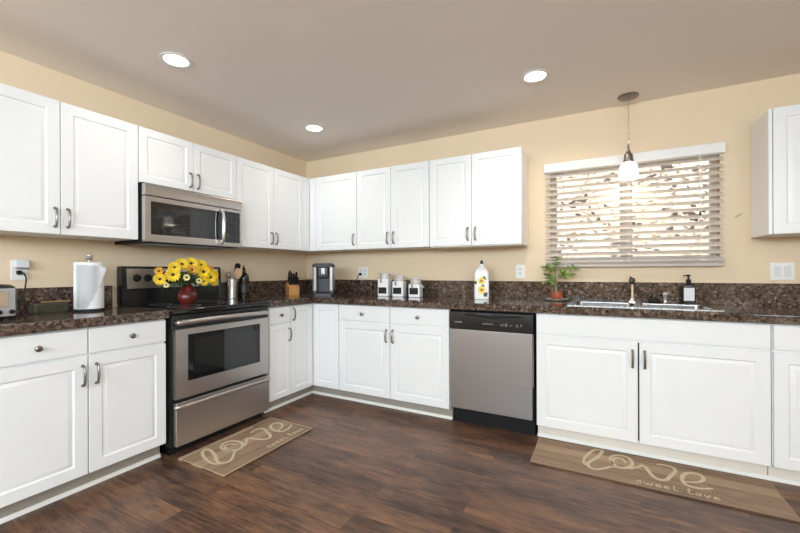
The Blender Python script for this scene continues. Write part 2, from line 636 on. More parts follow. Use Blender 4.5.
def panel(bm, M, w, h, t, rings):
    """closed slab with concentric rings of relief on its front; rings = (inset, n)"""
    def ring(i, n):
        return newv(bm, [(i, i, n), (w - i, i, n), (w - i, h - i, n), (i, h - i, n)], M)
    last = ring(0, 0)
    bm.faces.new(last[::-1])
    for i, n in rings:
        cur = ring(i, n)
        for k in range(4):
            j = (k + 1) % 4
            bm.faces.new((last[k], last[j], cur[j], cur[k]))
        last = cur
    bm.faces.new(last)
    return bm


def door_rings(t, fr=0.058):
    return [(0, t - 0.003), (0.0012, t - 0.0008), (0.003, t), (fr, t), (fr + 0.003, t - 0.0015), (fr + 0.007, t - 0.0065),
            (fr + 0.012, t - 0.0065), (fr + 0.026, t - 0.0015), (fr + 0.028, t - 0.001)]


def bow_handle(M, u, v, L=0.104):
    bm = nb()
    h = L / 2
    pts = smooth([(u, v - h, 0), (u, v - h, 0.012), (u, v - h * 0.72, 0.022), (u, v, 0.027), (u, v + h * 0.72, 0.022), (u, v + h, 0.012), (u, v + h, 0)], 5)
    k = len(pts) - 1
    tube(bm, pts, [0.0045 + 0.0022 * math.sin(PI * i / k) for i in range(k + 1)], 8, M)
    for s in (-1, 1):
        lathe(bm, [(0, 0), (0.0085, 0), (0.0075, 0.003), (0, 0.0035)], 12, M @ Matrix.Translation((u, v + s * h, 0)))
    return bm


def knob_bm(M, u, v):
    return lathe(nb(), [(0, 0), (0.009, 0), (0.0085, 0.003), (0.0055, 0.007), (0.0055, 0.013), (0.012, 0.018), (0.0155, 0.022), (0.0150, 0.026), (0.009, 0.029), (0, 0.030)],
                 20, M @ Matrix.Translation((u, v, 0)))


T = 0.018


def add_door(root, side, u0, u1, v0, v1, at, handle=None, fr=0.058):
    """handle = (u, v) world coordinates of the middle of the pull"""
    M = face(side, u0, v0, at)
    d = link('door', panel(nb(), M, u1 - u0, v1 - v0, T, door_rings(T, fr)), WHITE, root, ang=25)
    if handle:
        link('handle', bow_handle(face(side, 0, 0, at + (T if side == 'left' else -T)), *handle), NICKEL, d)
    return d


def add_drawer(root, side, u0, u1, v0, v1, at, knob=None, name='drawer'):
    M = face(side, u0, v0, at)
    t = T
    d = link(name, panel(nb(), M, u1 - u0, v1 - v0, t, [(0, t - 0.003), (0.0012, t - 0.0008), (0.003, t)]), WHITE, root, ang=25)
    if knob:
        link('knob', knob_bm(face(side, 0, 0, at + (t if side == 'left' else -t)), *knob), NICKEL, d)
    return d


# ================================================================== SETTING
bm = nb(); box(bm, -0.15, XR + 0.15, YR - 0.15, 0.15, -0.06, 0.0); struct('floor', bm, FLOOR, flat=True)
bm = nb(); box(bm, -0.15, XR + 0.15, YR - 0.15, 0.15, H, H + 0.12); struct('ceiling', bm, CEIL, flat=True)
bm = nb(); box(bm, -0.15, 0, YR - 0.15, 0.15, 0.0, H); struct('wall_left', bm, WALL, flat=True)
WX0, WX1, WZ0, WZ1 = 2.658, 3.765, 1.235, 2.03      # window opening
bm = nb()
box(bm, 0, WX0, 0, 0.15, 0, H); box(bm, WX1, XR, 0, 0.15, 0, H)
box(bm, WX0, WX1, 0, 0.15, 0, WZ0); box(bm, WX0, WX1, 0, 0.15, WZ1, H)
wb = struct('wall_back', bm, WALL, flat=True)
bm = nb()
ribbon(bm, smooth([(3.848, 1.534), (3.855, 1.545), (3.872, 1.556), (3.884, 1.566)], 3), lambda t: 0.004 + 0.008 * math.sin(PI * t), 0.0, 0.0015,
       Matrix(((1, 0, 0, 0), (0, 0, -1, 0), (0, 1, 0, 0), (0, 0, 0, 1))))
struct('scuff', bm, plain('scuffed_plaster', (0.50, 0.44, 0.36), 0.8), wb)
# rear and right walls (outside the frame) with unseen openings sized to the added fill lamps
bm = nb()
box(bm, 0, 0.3, YR - 0.15, YR, 0, H); box(bm, 4.7, XR, YR - 0.15, YR, 0, H); box(bm, 0.3, 4.7, YR - 0.15, YR, 2.41, H); box(bm, 0.3, 4.7, YR - 0.15, YR, 0, 1.60)
struct('wall_rear', bm, WALL, flat=True)
bm = nb()
box(bm, XR, XR + 0.15, YR - 0.15, -5.75, 0, H); box(bm, XR, XR + 0.15, -3.45, 0.15, 0, H)
box(bm, XR, XR + 0.15, -5.75, -3.45, 0, 1.48); box(bm, XR, XR + 0.15, -5.75, -3.45, 2.32, H)
struct('wall_right', bm, WALL, flat=True)
# window: frame, mullion, sill and panes
bm = nb()
fy0, fy1 = 0.06, 0.12
for x0, x1 in ((WX0, WX0 + 0.04), (WX1 - 0.04, WX1)):
    box(bm, x0, x1, fy0, fy1, WZ0, WZ1, 0.003)
box(bm, WX0 + 0.04, WX1 - 0.04, fy0, fy1, WZ0, WZ0 + 0.05, 0.003)
box(bm, WX0 + 0.04, WX1 - 0.04, fy0, fy1, WZ1 - 0.045, WZ1, 0.003)
win = struct('window_1', bm, VINYL)
bm = nb(); box(bm, 3.160, 3.246, fy0 - 0.004, fy1, WZ0 + 0.05, WZ1 - 0.045, 0.004); struct('mullion', bm, VINYL, win)
for x0, x1 in ((WX0 + 0.04, 3.160), (3.246, WX1 - 0.04)):
    bm = nb(); box(bm, x0, x1, 0.085, 0.091, WZ0 + 0.05, WZ1 - 0.045); struct('pane', bm, PANE, win, flat=True)
bm = nb(); box(bm, WX0 + 0.001, WX1 - 0.001, 0.001, fy0 - 0.005, WZ0, WZ0 + 0.012, 0.003); struct('window_sill', bm, TRIM, win)
# bank of ground outside the window, littered with dry leaves
bm = nb()
NX, NY = 60, 40
g = []
for j in range(NY + 1):
    row = []
    for i in range(NX + 1):
        x = -3 + 13.0 * i / NX
        t = j / NY
        y = 1.9 + 5.2 * t
        z = -0.2 + 5.4 * t ** 0.9 + 0.12 * math.sin(x * 2.1 + y * 1.3) + 0.08 * math.sin(x * 5.3 - y * 3.1) + random.uniform(-0.05, 0.05)
        row.append(bm.verts.new((x, y, z)))
    g.append(row)
for j in range(NY):
    for i in range(NX):
        bm.faces.new((g[j][i], g[j][i + 1], g[j + 1][i + 1], g[j + 1][i]))
tag(link('hillside', bm, HILL, local=True), 'sunlit leaf-strewn bank of ground seen through the window', 'hillside', kind='structure')
bm = nb(); box(bm, -3, 10, 0.16, 1.9, -0.3, -0.1); o = struct('ground', bm, EARTH, flat=True)
# recessed toe-kick quarter round along the floor
KX = 0.557
bm = nb(); prism(bm, [(KX + 0.001, 0.0), (KX + 0.014, 0.0), (KX + 0.013, 0.010), (KX + 0.008, 0.019), (KX + 0.001, 0.021)], 'y', -2.86, -2.018); struct('trim_1', bm, TRIM)
bm = nb(); prism(bm, [(KX + 0.001, 0.0), (KX + 0.014, 0.0), (KX + 0.013, 0.010), (KX + 0.008, 0.019), (KX + 0.001, 0.021)], 'y', -1.168, -KX - 0.001); struct('trim_2', bm, TRIM)
for nme, a, b in (('trim_3', KX + 0.016, 1.992), ('trim_4', 2.632, 4.70)):
    bm = nb(); prism(bm, [(-KX - 0.001, 0.0), (-KX - 0.014, 0.0), (-KX - 0.013, 0.010), (-KX - 0.008, 0.019), (-KX - 0.001, 0.021)], 'x', a, b); struct(nme, bm, TRIM)

# ================================================================== WALL CABINETS
UZ0, UZ1, UD = 1.392, 2.153, 0.3065
GAPW = 0.0015


def wall_cab(label, side, a, b, z0=UZ0, z1=UZ1, body=None, extra=()):
    """carcass only; a..b along the wall"""
    ba, bb = body or (a, b)
    if side == 'left':
        r = thing('wall_cabinet', label, 'cabinet', (0.0, (a + b) / 2, z0))
        bm = nb(); box(bm, 0.001, UD, ba + 0.0006, bb - 0.0006, z0, z1, 0.001, 1)
    else:
        r = thing('wall_cabinet', label, 'cabinet', ((a + b) / 2, 0.0, z0))
        bm = nb(); box(bm, ba + 0.0006, bb - 0.0006, -UD, -0.001, z0, z1, 0.001, 1)
    link('carcass', bm, WHITE, r)
    return r


hz = 1.487
r = wall_cab('tall white two-door wall cabinet above the paper towels, left of the microwave', 'left', -2.851, -2.0165)
add_door(r, 'left', -2.849, -2.4365, UZ0, UZ1, UD, (-2.461, hz))
add_door(r, 'left', -2.4325, -2.0185, UZ0, UZ1, UD, (-2.402, hz))
MZ = 1.778
r = wall_cab('short white two-door wall cabinet directly above the microwave', 'left', -2.0155, -1.2335, MZ)
add_door(r, 'left', -2.013, -1.6265, MZ, UZ1, UD, (-1.652, MZ + 0.085), 0.052)
add_door(r, 'left', -1.6225, -1.2355, MZ, UZ1, UD, (-1.590, MZ + 0.085), 0.052)
r = wall_cab('white two-door wall cabinet right of the microwave, running into the corner', 'left', -1.2325, -0.3265, body=(-1.2325, -0.002))
add_door(r, 'left', -1.2305, -0.827, UZ0, UZ1, UD, (-0.853, hz), 0.05)
add_door(r, 'left', -0.823, -0.420, UZ0, UZ1, UD, (-0.796, hz), 0.05)
bm = nb(); box(bm, UD, UD + T, -0.4165, -0.3255, UZ0, UZ1, 0.001, 1); link('filler_strip', bm, WHITE, r)
r = wall_cab('white single-door wall cabinet in the corner above the coffee maker', 'back', 0.3265, 0.9205, body=(0.327, 0.9205))
bm = nb(); box(bm, 0.3268, 0.4075, -UD - T, -UD, UZ0, UZ1, 0.001, 1); link('filler_strip', bm, WHITE, r)
add_door(r, 'back', 0.4105, 0.9185, UZ0, UZ1, -UD, (0.888, hz))
r = wall_cab('middle white two-door wall cabinet on the back wall, above the canisters', 'back', 0.9215, 1.6925)
add_door(r, 'back', 0.9235, 1.3015, UZ0, UZ1, -UD, (1.272, hz), 0.05)
add_door(r, 'back', 1.3055, 1.6905, UZ0, UZ1, -UD, (1.336, hz), 0.05)
r = wall_cab('white two-door wall cabinet left of the window, end of the back row', 'back', 1.6945, 2.480)
add_door(r, 'back', 1.6965, 2.0765, UZ0, UZ1, -UD, (2.046, hz), 0.05)
add_door(r, 'back', 2.0805, 2.462, UZ0, UZ1, -UD, (2.111, hz), 0.05)
bm = nb(); box(bm, 2.4635, 2.4795, -UD - 0.012, -UD, UZ0, UZ1, 0.001, 1); link('end_stile', bm, WHITE, r)
bm = nb(); box(bm, 1.70, 2.478, -UD - 0.004, -0.02, UZ0 - 0.010, UZ0 - 0.0002, 0.001, 1); link('bottom_rail', bm, KICKC, r)
r = wall_cab('white wall cabinet right of the window, cut off by the photo edge', 'back', 3.930, 4.70)
bm = nb(); box(bm, 3.9305, 3.948, -UD - 0.012, -UD, UZ0, UZ1, 0.001, 1); link('end_stile', bm, WHITE, r)
add_door(r, 'back', 3.951, 4.325, UZ0, UZ1, -UD, (4.295, hz))
add_door(r, 'back', 4.329, 4.698, UZ0, UZ1, -UD, (4.36, hz))

# ================================================================== BASE CABINETS
BD = 0.612
BZ0, BZ1 = 0.103, 0.883
DZ1 = 0.7275       # door top
RZ0, RZ1 = 0.7405, 0.8735
hb = 0.628         # handle height


def base_cab(label, side, a, b, kick=None, hollow=False):
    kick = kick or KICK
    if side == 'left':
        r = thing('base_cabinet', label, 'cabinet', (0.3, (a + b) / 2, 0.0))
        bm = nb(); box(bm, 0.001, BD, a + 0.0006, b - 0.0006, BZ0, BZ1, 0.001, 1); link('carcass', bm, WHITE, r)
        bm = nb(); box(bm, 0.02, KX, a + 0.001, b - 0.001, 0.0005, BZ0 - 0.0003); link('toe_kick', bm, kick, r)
    else:
        r = thing('base_cabinet', label, 'cabinet', ((a + b) / 2, -0.3, 0.0))
        bm = nb()
        if hollow:
            for q in ((a + 0.0006, a + 0.018, -BD, -0.001, BZ0, BZ1), (b - 0.018, b - 0.0006, -BD, -0.001, BZ0, BZ1),
                      (a + 0.0181, b - 0.0181, -0.012, -0.001, BZ0, BZ1), (a + 0.0181, b - 0.0181, -BD, -0.0121, BZ0, BZ0 + 0.018),
                      (a + 0.0181, b - 0.0181, -BD, -BD + 0.018, BZ0 + 0.0181, BZ1)):
                box(bm, *q)
        else:
            box(bm, a + 0.0006, b - 0.0006, -BD, -0.001, BZ0, BZ1, 0.001, 1)
        link('carcass', bm, WHITE, r)
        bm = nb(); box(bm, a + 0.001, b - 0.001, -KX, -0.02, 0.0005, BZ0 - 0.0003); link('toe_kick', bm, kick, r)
    return r


r = base_cab('white base cabinet left of the range, with two drawers over two doors', 'left', -2.86, -2.0165)
add_drawer(r, 'left', -2.858, -2.4345, RZ0, RZ1, BD, (-2.644, 0.806))
add_drawer(r, 'left', -2.4285, -2.0185, RZ0, RZ1, BD, (-2.221, 0.806))
add_door(r, 'left', -2.858, -2.4345, 0.10, DZ1, BD, (-2.457, hb))
add_door(r, 'left', -2.4285, -2.0185, 0.10, DZ1, BD, (-2.395, hb))
r = base_cab('narrow white base cabinet right of the range, one drawer over one door', 'left', -1.170, -0.922)
add_drawer(r, 'left', -1.168, -0.925, RZ0, RZ1, BD, (-1.046, 0.806))
add_door(r, 'left', -1.168, -0.925, 0.10, DZ1, BD, (-0.945, hb), 0.045)
# corner unit: L-shaped carcass with a door leaf on either side of the inner corner
r = thing('base_cabinet', 'white corner base cabinet with two full-height door leaves meeting in the inner corner', 'cabinet', (0.45, -0.45, 0))
bm = nb(); prism(bm, [(0.001, -0.001), (0.001, -0.9210), (BD, -0.9210), (BD, -BD), (0.9280, -BD), (0.9280, -0.001)], 'z', BZ0, BZ1); link('carcass', bm, WHITE, r)
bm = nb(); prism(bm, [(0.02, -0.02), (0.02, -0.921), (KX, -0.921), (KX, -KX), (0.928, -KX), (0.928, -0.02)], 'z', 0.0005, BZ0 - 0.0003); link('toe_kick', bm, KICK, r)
add_door(r, 'left', -0.919, -0.6325, 0.10, RZ1, BD, (-0.894, 0.80), 0.05)
add_door(r, 'back', 0.6325, 0.926, 0.10, RZ1, -BD, None, 0.05)
r = base_cab('white base cabinet under the canisters, with two drawers over two doors', 'back', 0.930, 1.994)
add_drawer(r, 'back', 0.932, 1.460, RZ0, RZ1, -BD, (1.192, 0.803))
add_drawer(r, 'back', 1.466, 1.990, RZ0, RZ1, -BD, (1.728, 0.803))
add_door(r, 'back', 0.932, 1.460, 0.10, DZ1, -BD, (1.431, hb))
add_door(r, 'back', 1.466, 1.990, 0.10, DZ1, -BD, (1.493, hb))
r = base_cab('wide white sink base cabinet behind the long floor mat', 'back', 2.632, 3.855, KICKC, True)
# the centre gap shows the dark inside: leave the joint 8 mm open over a black strip standing in for its shade
add_drawer(r, 'back', 2.635, 3.850, RZ0, RZ1, -BD, None, 'false_drawer_front')
add_door(r, 'back', 2.635, 3.2335, 0.10, DZ1, -BD, (3.206, 0.622))
add_door(r, 'back', 3.2415, 3.850, 0.10, DZ1, -BD, (3.270, 0.622))
bm = nb(); box(bm, 3.233, 3.242, -BD - 0.002, -BD - 0.0002, 0.11, 0.722); link('joint_shadow_strip', bm, BLACKM, r)
r = base_cab('white base cabinet right of the sink base, cut off by the photo edge', 'back', 3.857, 4.70, KICKC)
add_drawer(r, 'back', 3.862, 4.695, RZ0, RZ1, -BD, None)
add_door(r, 'back', 3.862, 4.276, 0.10, DZ1, -BD, (4.25, hb))
add_door(r, 'back', 4.282, 4.695, 0.10, DZ1, -BD, (4.31, hb))

# ================================================================== COUNTERTOPS
C0 = 0.8835
OV = 0.652


def top_prism(poly, z0=C0, z1=CT, b=0.009):
    bm = nb()
    prism(bm, poly, 'z', z0, z1)
    es = [e for e in bm.edges if abs(e.verts[0].co.z - e.verts[1].co.z) < 1e-6]
    bmesh.ops.bevel(bm, geom=es, offset=b, segments=4, affect='EDGES', profile=0.5)
    return bm


r = thing('countertop', 'speckled brown granite countertop section left of the range', 'countertop', (0.3, -2.44, C0))
link('worktop', top_prism([(0.001, -2.86), (OV, -2.86), (OV, -2.010), (0.001, -2.010)]), GRANITE, r, flat=True)
bm = nb(); box(bm, 0.001, 0.021, -2.86, -2.030, CT + 0.0003, 1.082, 0.002); link('backsplash', bm, GRANITE, r)
r = thing('countertop', 'long L-shaped speckled brown granite countertop with the sink', 'countertop', (2.0, -0.3, C0))
SX0, SX1, SY0, SY1 = 2.845, 3.650, -0.545, -0.115     # sink cutout
bm = nb()
# strips around the sink cutout, meeting flush
poly = [(0.001, -0.001), (0.001, -1.196), (OV, -1.196), (OV, -OV), (4.70, -OV), (4.70, -0.001)]
wt = top_prism(poly)
wo = link('worktop', wt, GRANITE, r, flat=True)
cut = nb(); box(cut, SX0, SX1, SY0, SY1, C0 - 0.05, CT + 0.05)
bmesh.ops.translate(cut, verts=cut.verts, vec=-Vector(r.location))
cm = bpy.data.meshes.new('cut'); cut.to_mesh(cm); cut.free()
co_ = bpy.data.objects.new('cut', cm); COL.objects.link(co_); co_.location = r.location
md = wo.modifiers.new('hole', 'BOOLEAN'); md.operation = 'DIFFERENCE'; md.object = co_; md.solver = 'EXACT'
bpy.context.view_layer.update()
dg = bpy.context.evaluated_depsgraph_get()
nm = bpy.data.meshes.new_from_object(wo.evaluated_get(dg))
wo.modifiers.clear()
wo.data = nm
nm.name = 'worktop'
bpy.data.objects.remove(co_)
bm = nb()
box(bm, 0.001, 0.021, -1.196, -0.0225, CT + 0.0003, 1.082, 0.002)
link('backsplash', bm, GRANITE, r)
bm = nb(); box(bm, 0.001, 4.70, -0.021, -0.001, CT + 0.0003, 1.086, 0.002); link('backsplash', bm, GRANITE, r)

# ================================================================== RANGE
RY0, RY1 = -2.003, -1.214
r = thing('range', 'freestanding stainless steel range with black glass cooktop', 'range', (0.35, (RY0 + RY1) / 2, 0))
bm = nb(); box(bm, 0.03, 0.640, RY0 + 0.004, RY1 - 0.004, 0.06, 0.904, 0.003); box(bm, 0.08, 0.60, RY0 + 0.02, RY1 - 0.02, 0.0, 0.0605); link('body', bm, BLACK, r)
bm = nb(); box(bm, 0.025, 0.688, RY0 - 0.004, RY1 + 0.004, 0.906, 0.9385, 0.009, 3); ck = link('cooktop', bm, BGLASS, r)
for cx, cy, rr in ((0.20, -1.80, 0.075), (0.20, -1.43, 0.095), (0.48, -1.80, 0.105), (0.48, -1.43, 0.085)):
    bm = nb(); lathe(bm, [(rr - 0.004, 0.9386), (rr - 0.004, 0.9390), (rr, 0.9390), (rr, 0.9386)], 40, None, (cx, cy, 0)); link('burner_ring', bm, GREY, ck)
# backguard with a sloping steel control panel
bm = nb(); prism(bm, [(0.022, 0.939), (0.095, 0.939), (0.095, 1.05), (0.085, 1.205), (0.075, 1.217), (0.03, 1.217), (0.022, 1.205)], 'y', RY0, RY1); bg = link('backguard', bm, BLACK, r)
bm = nb(); prism(bm, [(0.0955, 1.058), (0.0990, 1.058), (0.0890, 1.200), (0.0855, 1.200)], 'y', RY0 + 0.030, RY1 - 0.030); cp = link('control_panel', bm, STEELY, bg)
Mk = Matrix.Translation((0.0945, 0, 1.132)) @ Matrix.Rotation(PI / 2 - 0.07, 4, 'Y')
for ky in (-1.908, -1.832, -1.395, -1.318):
    bm = nb(); lathe(bm, [(0, 0), (0.027, 0), (0.026, 0.004), (0.021, 0.006), (0.019, 0.022), (0.016, 0.025), (0, 0.025)], 24, Matrix.Translation((0, ky, 0)) @ Mk); 
    box(bm, -0.004, 0.004, -0.017, 0.017, 0.02, 0.030, 0.001, 1, Matrix.Translation((0, ky, 0)) @ Mk)
    link('knob', bm, BLACKM, bg)
bm = nb(); prism(bm, [(0.0995, 1.085), (0.1005, 1.085), (0.0945, 1.175), (0.0935, 1.175)], 'y', -1.73, -1.49); link('display', bm, BGLASS, bg)
# oven door
bm = nb(); box(bm, 0.642, 0.664, RY0 + 0.004, RY1 - 0.004, 0.800, 0.900, 0.004); link('vent_trim', bm, BLACK, r)
bm = nb()
# door skin built round the window opening
y0, y1, z0, z1 = RY0 + 0.018, RY1 - 0.012, 0.366, 0.809
wy0, wy1, wz0, wz1 = -1.906, -1.313, 0.470, 0.770
box(bm, 0.642, 0.680, y0, wy0, z0, z1); box(bm, 0.642, 0.680, wy1, y1, z0, z1)
box(bm, 0.642, 0.680, wy0, wy1, z0, wz0); box(bm, 0.642, 0.680, wy0, wy1, wz1, z1)
od = link('oven_door', bm, STEELY, r, flat=True)
bm = nb(); box(bm, 0.650, 0.6795, wy0, wy1, wz0, wz1, 0.001, 1); wn = link('oven_window', bm, BGLASS, od)
bm = nb(); box(bm, 0.6796, 0.6806, wy0 + 0.05, wy1 - 0.045, wz0 + 0.032, wz1 - 0.032, 0.0003, 1); link('inner_glass', bm, OVENGLASS, wn)
bm = nb()
hp = smooth([(0.666, RY0 + 0.035, 0.855), (0.694, RY0 + 0.026, 0.855), (0.708, RY0 + 0.06, 0.855), (0.713, -1.62, 0.857), (0.708, RY1 - 0.085, 0.855), (0.694, RY1 - 0.052, 0.855), (0.666, RY1 - 0.06, 0.855)], 6)
tube(bm, hp, 0.017, 12)
link('handle', bm, STEELY, od)
bm = nb(); box(bm, 0.642, 0.682, RY0 + 0.018, RY1 - 0.012, 0.066, 0.344, 0.006, 3); dr = link('storage_drawer', bm, STEELY, r)
bm = nb()
hp = smooth([(0.676, RY0 + 0.02, 0.318), (0.694, RY0 + 0.03, 0.320), (0.700, RY0 + 0.10, 0.321), (0.702, -1.61, 0.322), (0.700, RY1 - 0.10, 0.321), (0.694, RY1 - 0.03, 0.320), (0.676, RY1 - 0.02, 0.318)], 6)
tube(bm, hp, 0.016, 10)
link('handle', bm, STEELY, dr)

# ================================================================== MICROWAVE
MY0, MY1, MF = -2.010, -1.240, 0.392
r = thing('microwave', 'stainless steel over-the-range microwave under the short cabinet', 'microwave', (0.2, (MY0 + MY1) / 2, 1.375))
bm = nb(); box(bm, 0.002, 0.352, MY0 + 0.002, MY1 - 0.002, 1.372, MZ - 0.001, 0.002); link('body', bm, BLACKM, r)
bm = nb(); box(bm, 0.03, 0.34, MY0 + 0.05, MY1 - 0.05, 1.366, 1.3718); link('underside_grille', bm, GREY, r)
# top vent band bulging forward
bm = nb(); prism(bm, [(0.3525, 1.689), (MF, 1.689), (MF + 0.004, 1.720), (MF, 1.755), (MF - 0.010, 1.767), (0.3525, 1.767)], 'y', MY0, MY1); link('vent_band', bm, STEELY, r)
DY = -1.420     # right edge of the door
y0, y1, z0, z1 = MY0, DY - 0.002, 1.380, 1.682
wy0, wy1, wz0, wz1 = -1.975, -1.432, 1.428, 1.650
bm = nb()
box(bm, 0.3525, MF, y0, wy0, z0, z1); box(bm, 0.3525, MF, wy1, y1, z0, z1)
box(bm, 0.3525, MF, wy0, wy1, z0, wz0); box(bm, 0.3525, MF, wy0, wy1, wz1, z1)
dd = link('door', bm, STEELY, r, flat=True)
bm = nb(); box(bm, 0.360, MF - 0.0005, wy0, wy1, wz0, wz1, 0.001, 1); wn = link('door_window', bm, BGLASS, dd)
bm = nb(); box(bm, MF - 0.0004, MF + 0.0006, wy0 + 0.045, wy1 - 0.085, wz0 + 0.035, wz1 - 0.035, 0.0003, 1); link('window_mesh', bm, OVENGLASS, wn)
bm = nb()
tube(bm, smooth([(MF, -1.447, 1.664), (MF + 0.025, -1.447, 1.664), (MF + 0.040, -1.447, 1.61), (MF + 0.045, -1.447, 1.535), (MF + 0.040, -1.447, 1.455), (MF + 0.025, -1.447, 1.405), (MF, -1.447, 1.405)], 5), 0.0115, 10)
link('handle', bm, CHROME, dd)
bm = nb()
cz0, cz1 = 1.410, 1.660
box(bm, 0.3525, MF, DY, MY1, 1.380, cz0); box(bm, 0.3525, MF, DY, MY1, cz1, 1.682)
box(bm, 0.3525, MF, DY, DY + 0.012, cz0, cz1); box(bm, 0.3525, MF, MY1 - 0.022, MY1, cz0, cz1)
fr = link('control_frame', bm, STEELY, r, flat=True)
bm = nb(); box(bm, 0.3525, MF - 0.0005, DY + 0.0125, MY1 - 0.0225, cz0 + 0.0005, cz1 - 0.0005, 0.001, 1); kp = link('keypad', bm, BGLASS, fr)
bm = nb()
for i in range(3):
    for j in range(6):
        yy = DY + 0.034 + i * 0.038
        zz = cz0 + 0.025 + j * 0.027
        box(bm, MF - 0.0006, MF + 0.0002, yy, yy + 0.022, zz, zz + 0.010)
link('buttons', bm, CHAR, kp)

# ================================================================== DISHWASHER
DX0, DX1 = 2.003, 2.622
r = thing('dishwasher', 'stainless steel dishwasher with a black control strip', 'dishwasher', (2.31, -0.3, 0))
bm = nb(); box(bm, DX0 + 0.004, DX1 - 0.004, -0.612, -0.03, 0.115, 0.878, 0.002); link('tub', bm, BLACKM, r)
bm = nb(); box(bm, DX0 + 0.003, DX1 - 0.012, -0.650, -0.613, 0.131, 0.733, 0.004); dw = link('door', bm, STEELX, r)
bm = nb()
prism(bm, [(-0.613, 0.735), (-0.652, 0.735), (-0.654, 0.80), (-0.650, 0.866), (-0.642, 0.874), (-0.613, 0.874)], 'x', DX0 + 0.002, DX1 - 0.006)
cpn = link('control_strip', bm, BLACK, r)
bm = nb(); tube(bm, smooth([(2.13, -0.653, 0.848), (2.24, -0.656, 0.842), (2.32, -0.657, 0.836), (2.42, -0.656, 0.842), (2.54, -0.653, 0.848)], 6), 0.006, 8); link('pull_lip', bm, BLACKM, cpn)
bm = nb(); box(bm, 2.22, 2.335, -0.6545, -0.650, 0.850, 0.864, 0.001, 1); link('latch', bm, CHAR, cpn)
bm = nb()
bm.free()
for k in range(5):
    bm = nb(); box(bm, 2.262 + k * 0.016, 2.262 + k * 0.016 + 0.011, -0.6552, -0.653, 0.782, 0.790); link('button', bm, GREY, cpn)
for k, xx in enumerate((2.395, 2.412, 2.430, 2.462, 2.505, 2.532)):
    bm = nb(); box(bm, xx, xx + 0.009, -0.6552, -0.653, 0.776 + 0.006 * (k % 2), 0.788 + 0.004 * (k % 3)); link('button', bm, GREY, cpn)
bm = nb()
for k in range(8):   # small maker's wordmark, unreadable at this size: a row of short letters
    box(bm, 2.045 + k * 0.0075, 2.050 + k * 0.0075, -0.6548, -0.653, 0.785, 0.792)
link('wordmark', bm, plain('wordmark_silver', (0.45, 0.45, 0.46), 0.4), cpn)
bm = nb(); box(bm, DX0 + 0.006, DX1 - 0.006, -0.575, -0.10, 0.0, 0.114, 0.002); link('toe_plate', bm, BLACKM, r)
bm = nb(); box(bm, DX1 - 0.0115, DX1 - 0.005, -0.640, -0.613, 0.36, 0.733); link('side_flange', bm, SINKST, r)

# ================================================================== SINK AND FAUCET
r = thing('sink', 'stainless steel drop-in double-bowl kitchen sink under the window', 'sink', (3.25, -0.33, CT))
rimz = CT + 0.0045


def rrect(x0, x1, y0, y1, rad, n=5):
    out = []
    for cx, cy, a0 in ((x1 - rad, y1 - rad, 0), (x0 + rad, y1 - rad, PI / 2), (x0 + rad, y0 + rad, PI), (x1 - rad, y0 + rad, 1.5 * PI)):
        for k in range(n + 1):
            a = a0 + PI / 2 * k / n
            out.append((cx + rad * math.cos(a), cy + rad * math.sin(a)))
    return out


def loft(bm, loops, close_last=True):
    vs = [newv(bm, lp) for lp in loops]
    for a, b in zip(vs, vs[1:]):
        n = len(a)
        for i in range(n):
            bm.faces.new((a[i], a[(i + 1) % n], b[(i + 1) % n], b[i]))
    if close_last:
        bm.faces.new(vs[-1])
    return vs


bm = nb()
ox0, ox1, oy0, oy1 = 2.828, 3.668, -0.560, -0.060
# rim deck: outer frame and centre bridge, raised a little over the granite
ins = [(2.868, 3.232), (3.268, 3.628)]
iy0, iy1 = -0.536, -0.165
for x0, x1, y0, y1 in ((ox0, ins[0][0], oy0, oy1), (ins[1][1], ox1, oy0, oy1), (ins[0][1], ins[1][0], iy0, iy1),
                       (ins[0][0], ins[1][1], oy0, iy0), (ins[0][0], ins[1][1], iy1, oy1)):
    box(bm, x0, x1, y0, y1, CT + 0.0004, rimz)
link('rim', bm, SINKST, r, flat=True)
for x0, x1 in ins:
    bm = nb()
    L = []
    for ins_, zz, rad in ((0.0, rimz + 0.0002, 0.03), (0.004, rimz - 0.006, 0.03), (0.010, CT - 0.15, 0.04), (0.03, CT - 0.172, 0.05), (0.10, CT - 0.178, 0.05)):
        L.append([(px, py, zz) for px, py in rrect(x0 + ins_, x1 - ins_, iy0 + ins_, iy1 - ins_, rad)])
    loft(bm, L)
    link('bowl', bm, SINKST, r)
    bm = nb(); lathe(bm, [(0, 0.006), (0.03, 0.006), (0.042, 0.003), (0.045, 0.0)], 24, None, ((x0 + x1) / 2, -0.345, CT - 0.178)); link('drain', bm, CHROME, r)
# faucet
r = thing('faucet', 'chrome single-post kitchen faucet with a dark spout head at the sink', 'faucet', (3.234, -0.10, rimz))
bm = nb(); loft(bm, [[(px, py, z) for px, py in rrect(3.198 + i, 3.270 - i, -0.128 + i, -0.072 - i, 0.026 - i)] for i, z in ((0.0, rimz + 0.0004), (0.0, rimz + 0.006), (0.006, rimz + 0.012))]); link('base_plate', bm, CHROME, r)
bm = nb(); lathe(bm, [(0.020, rimz + 0.012), (0.019, rimz + 0.03), (0.013, rimz + 0.036), (0.0115, 1.075), (0.013, 1.085), (0, 1.085)], 20, None, (3.234, -0.10, 0)); link('column', bm, CHROME, r)
bm = nb()
tube(bm, smooth([(3.234, -0.075, 1.095), (3.232, -0.12, 1.098), (3.229, -0.17, 1.099), (3.226, -0.225, 1.096), (3.225, -0.240, 1.084)], 5), [0.014] * 6 + [0.0135] * 10 + [0.016] * 5, 12)
link('spout', bm, plain('dark_gunmetal', (0.10, 0.09, 0.085), 0.28, 0.9), r)
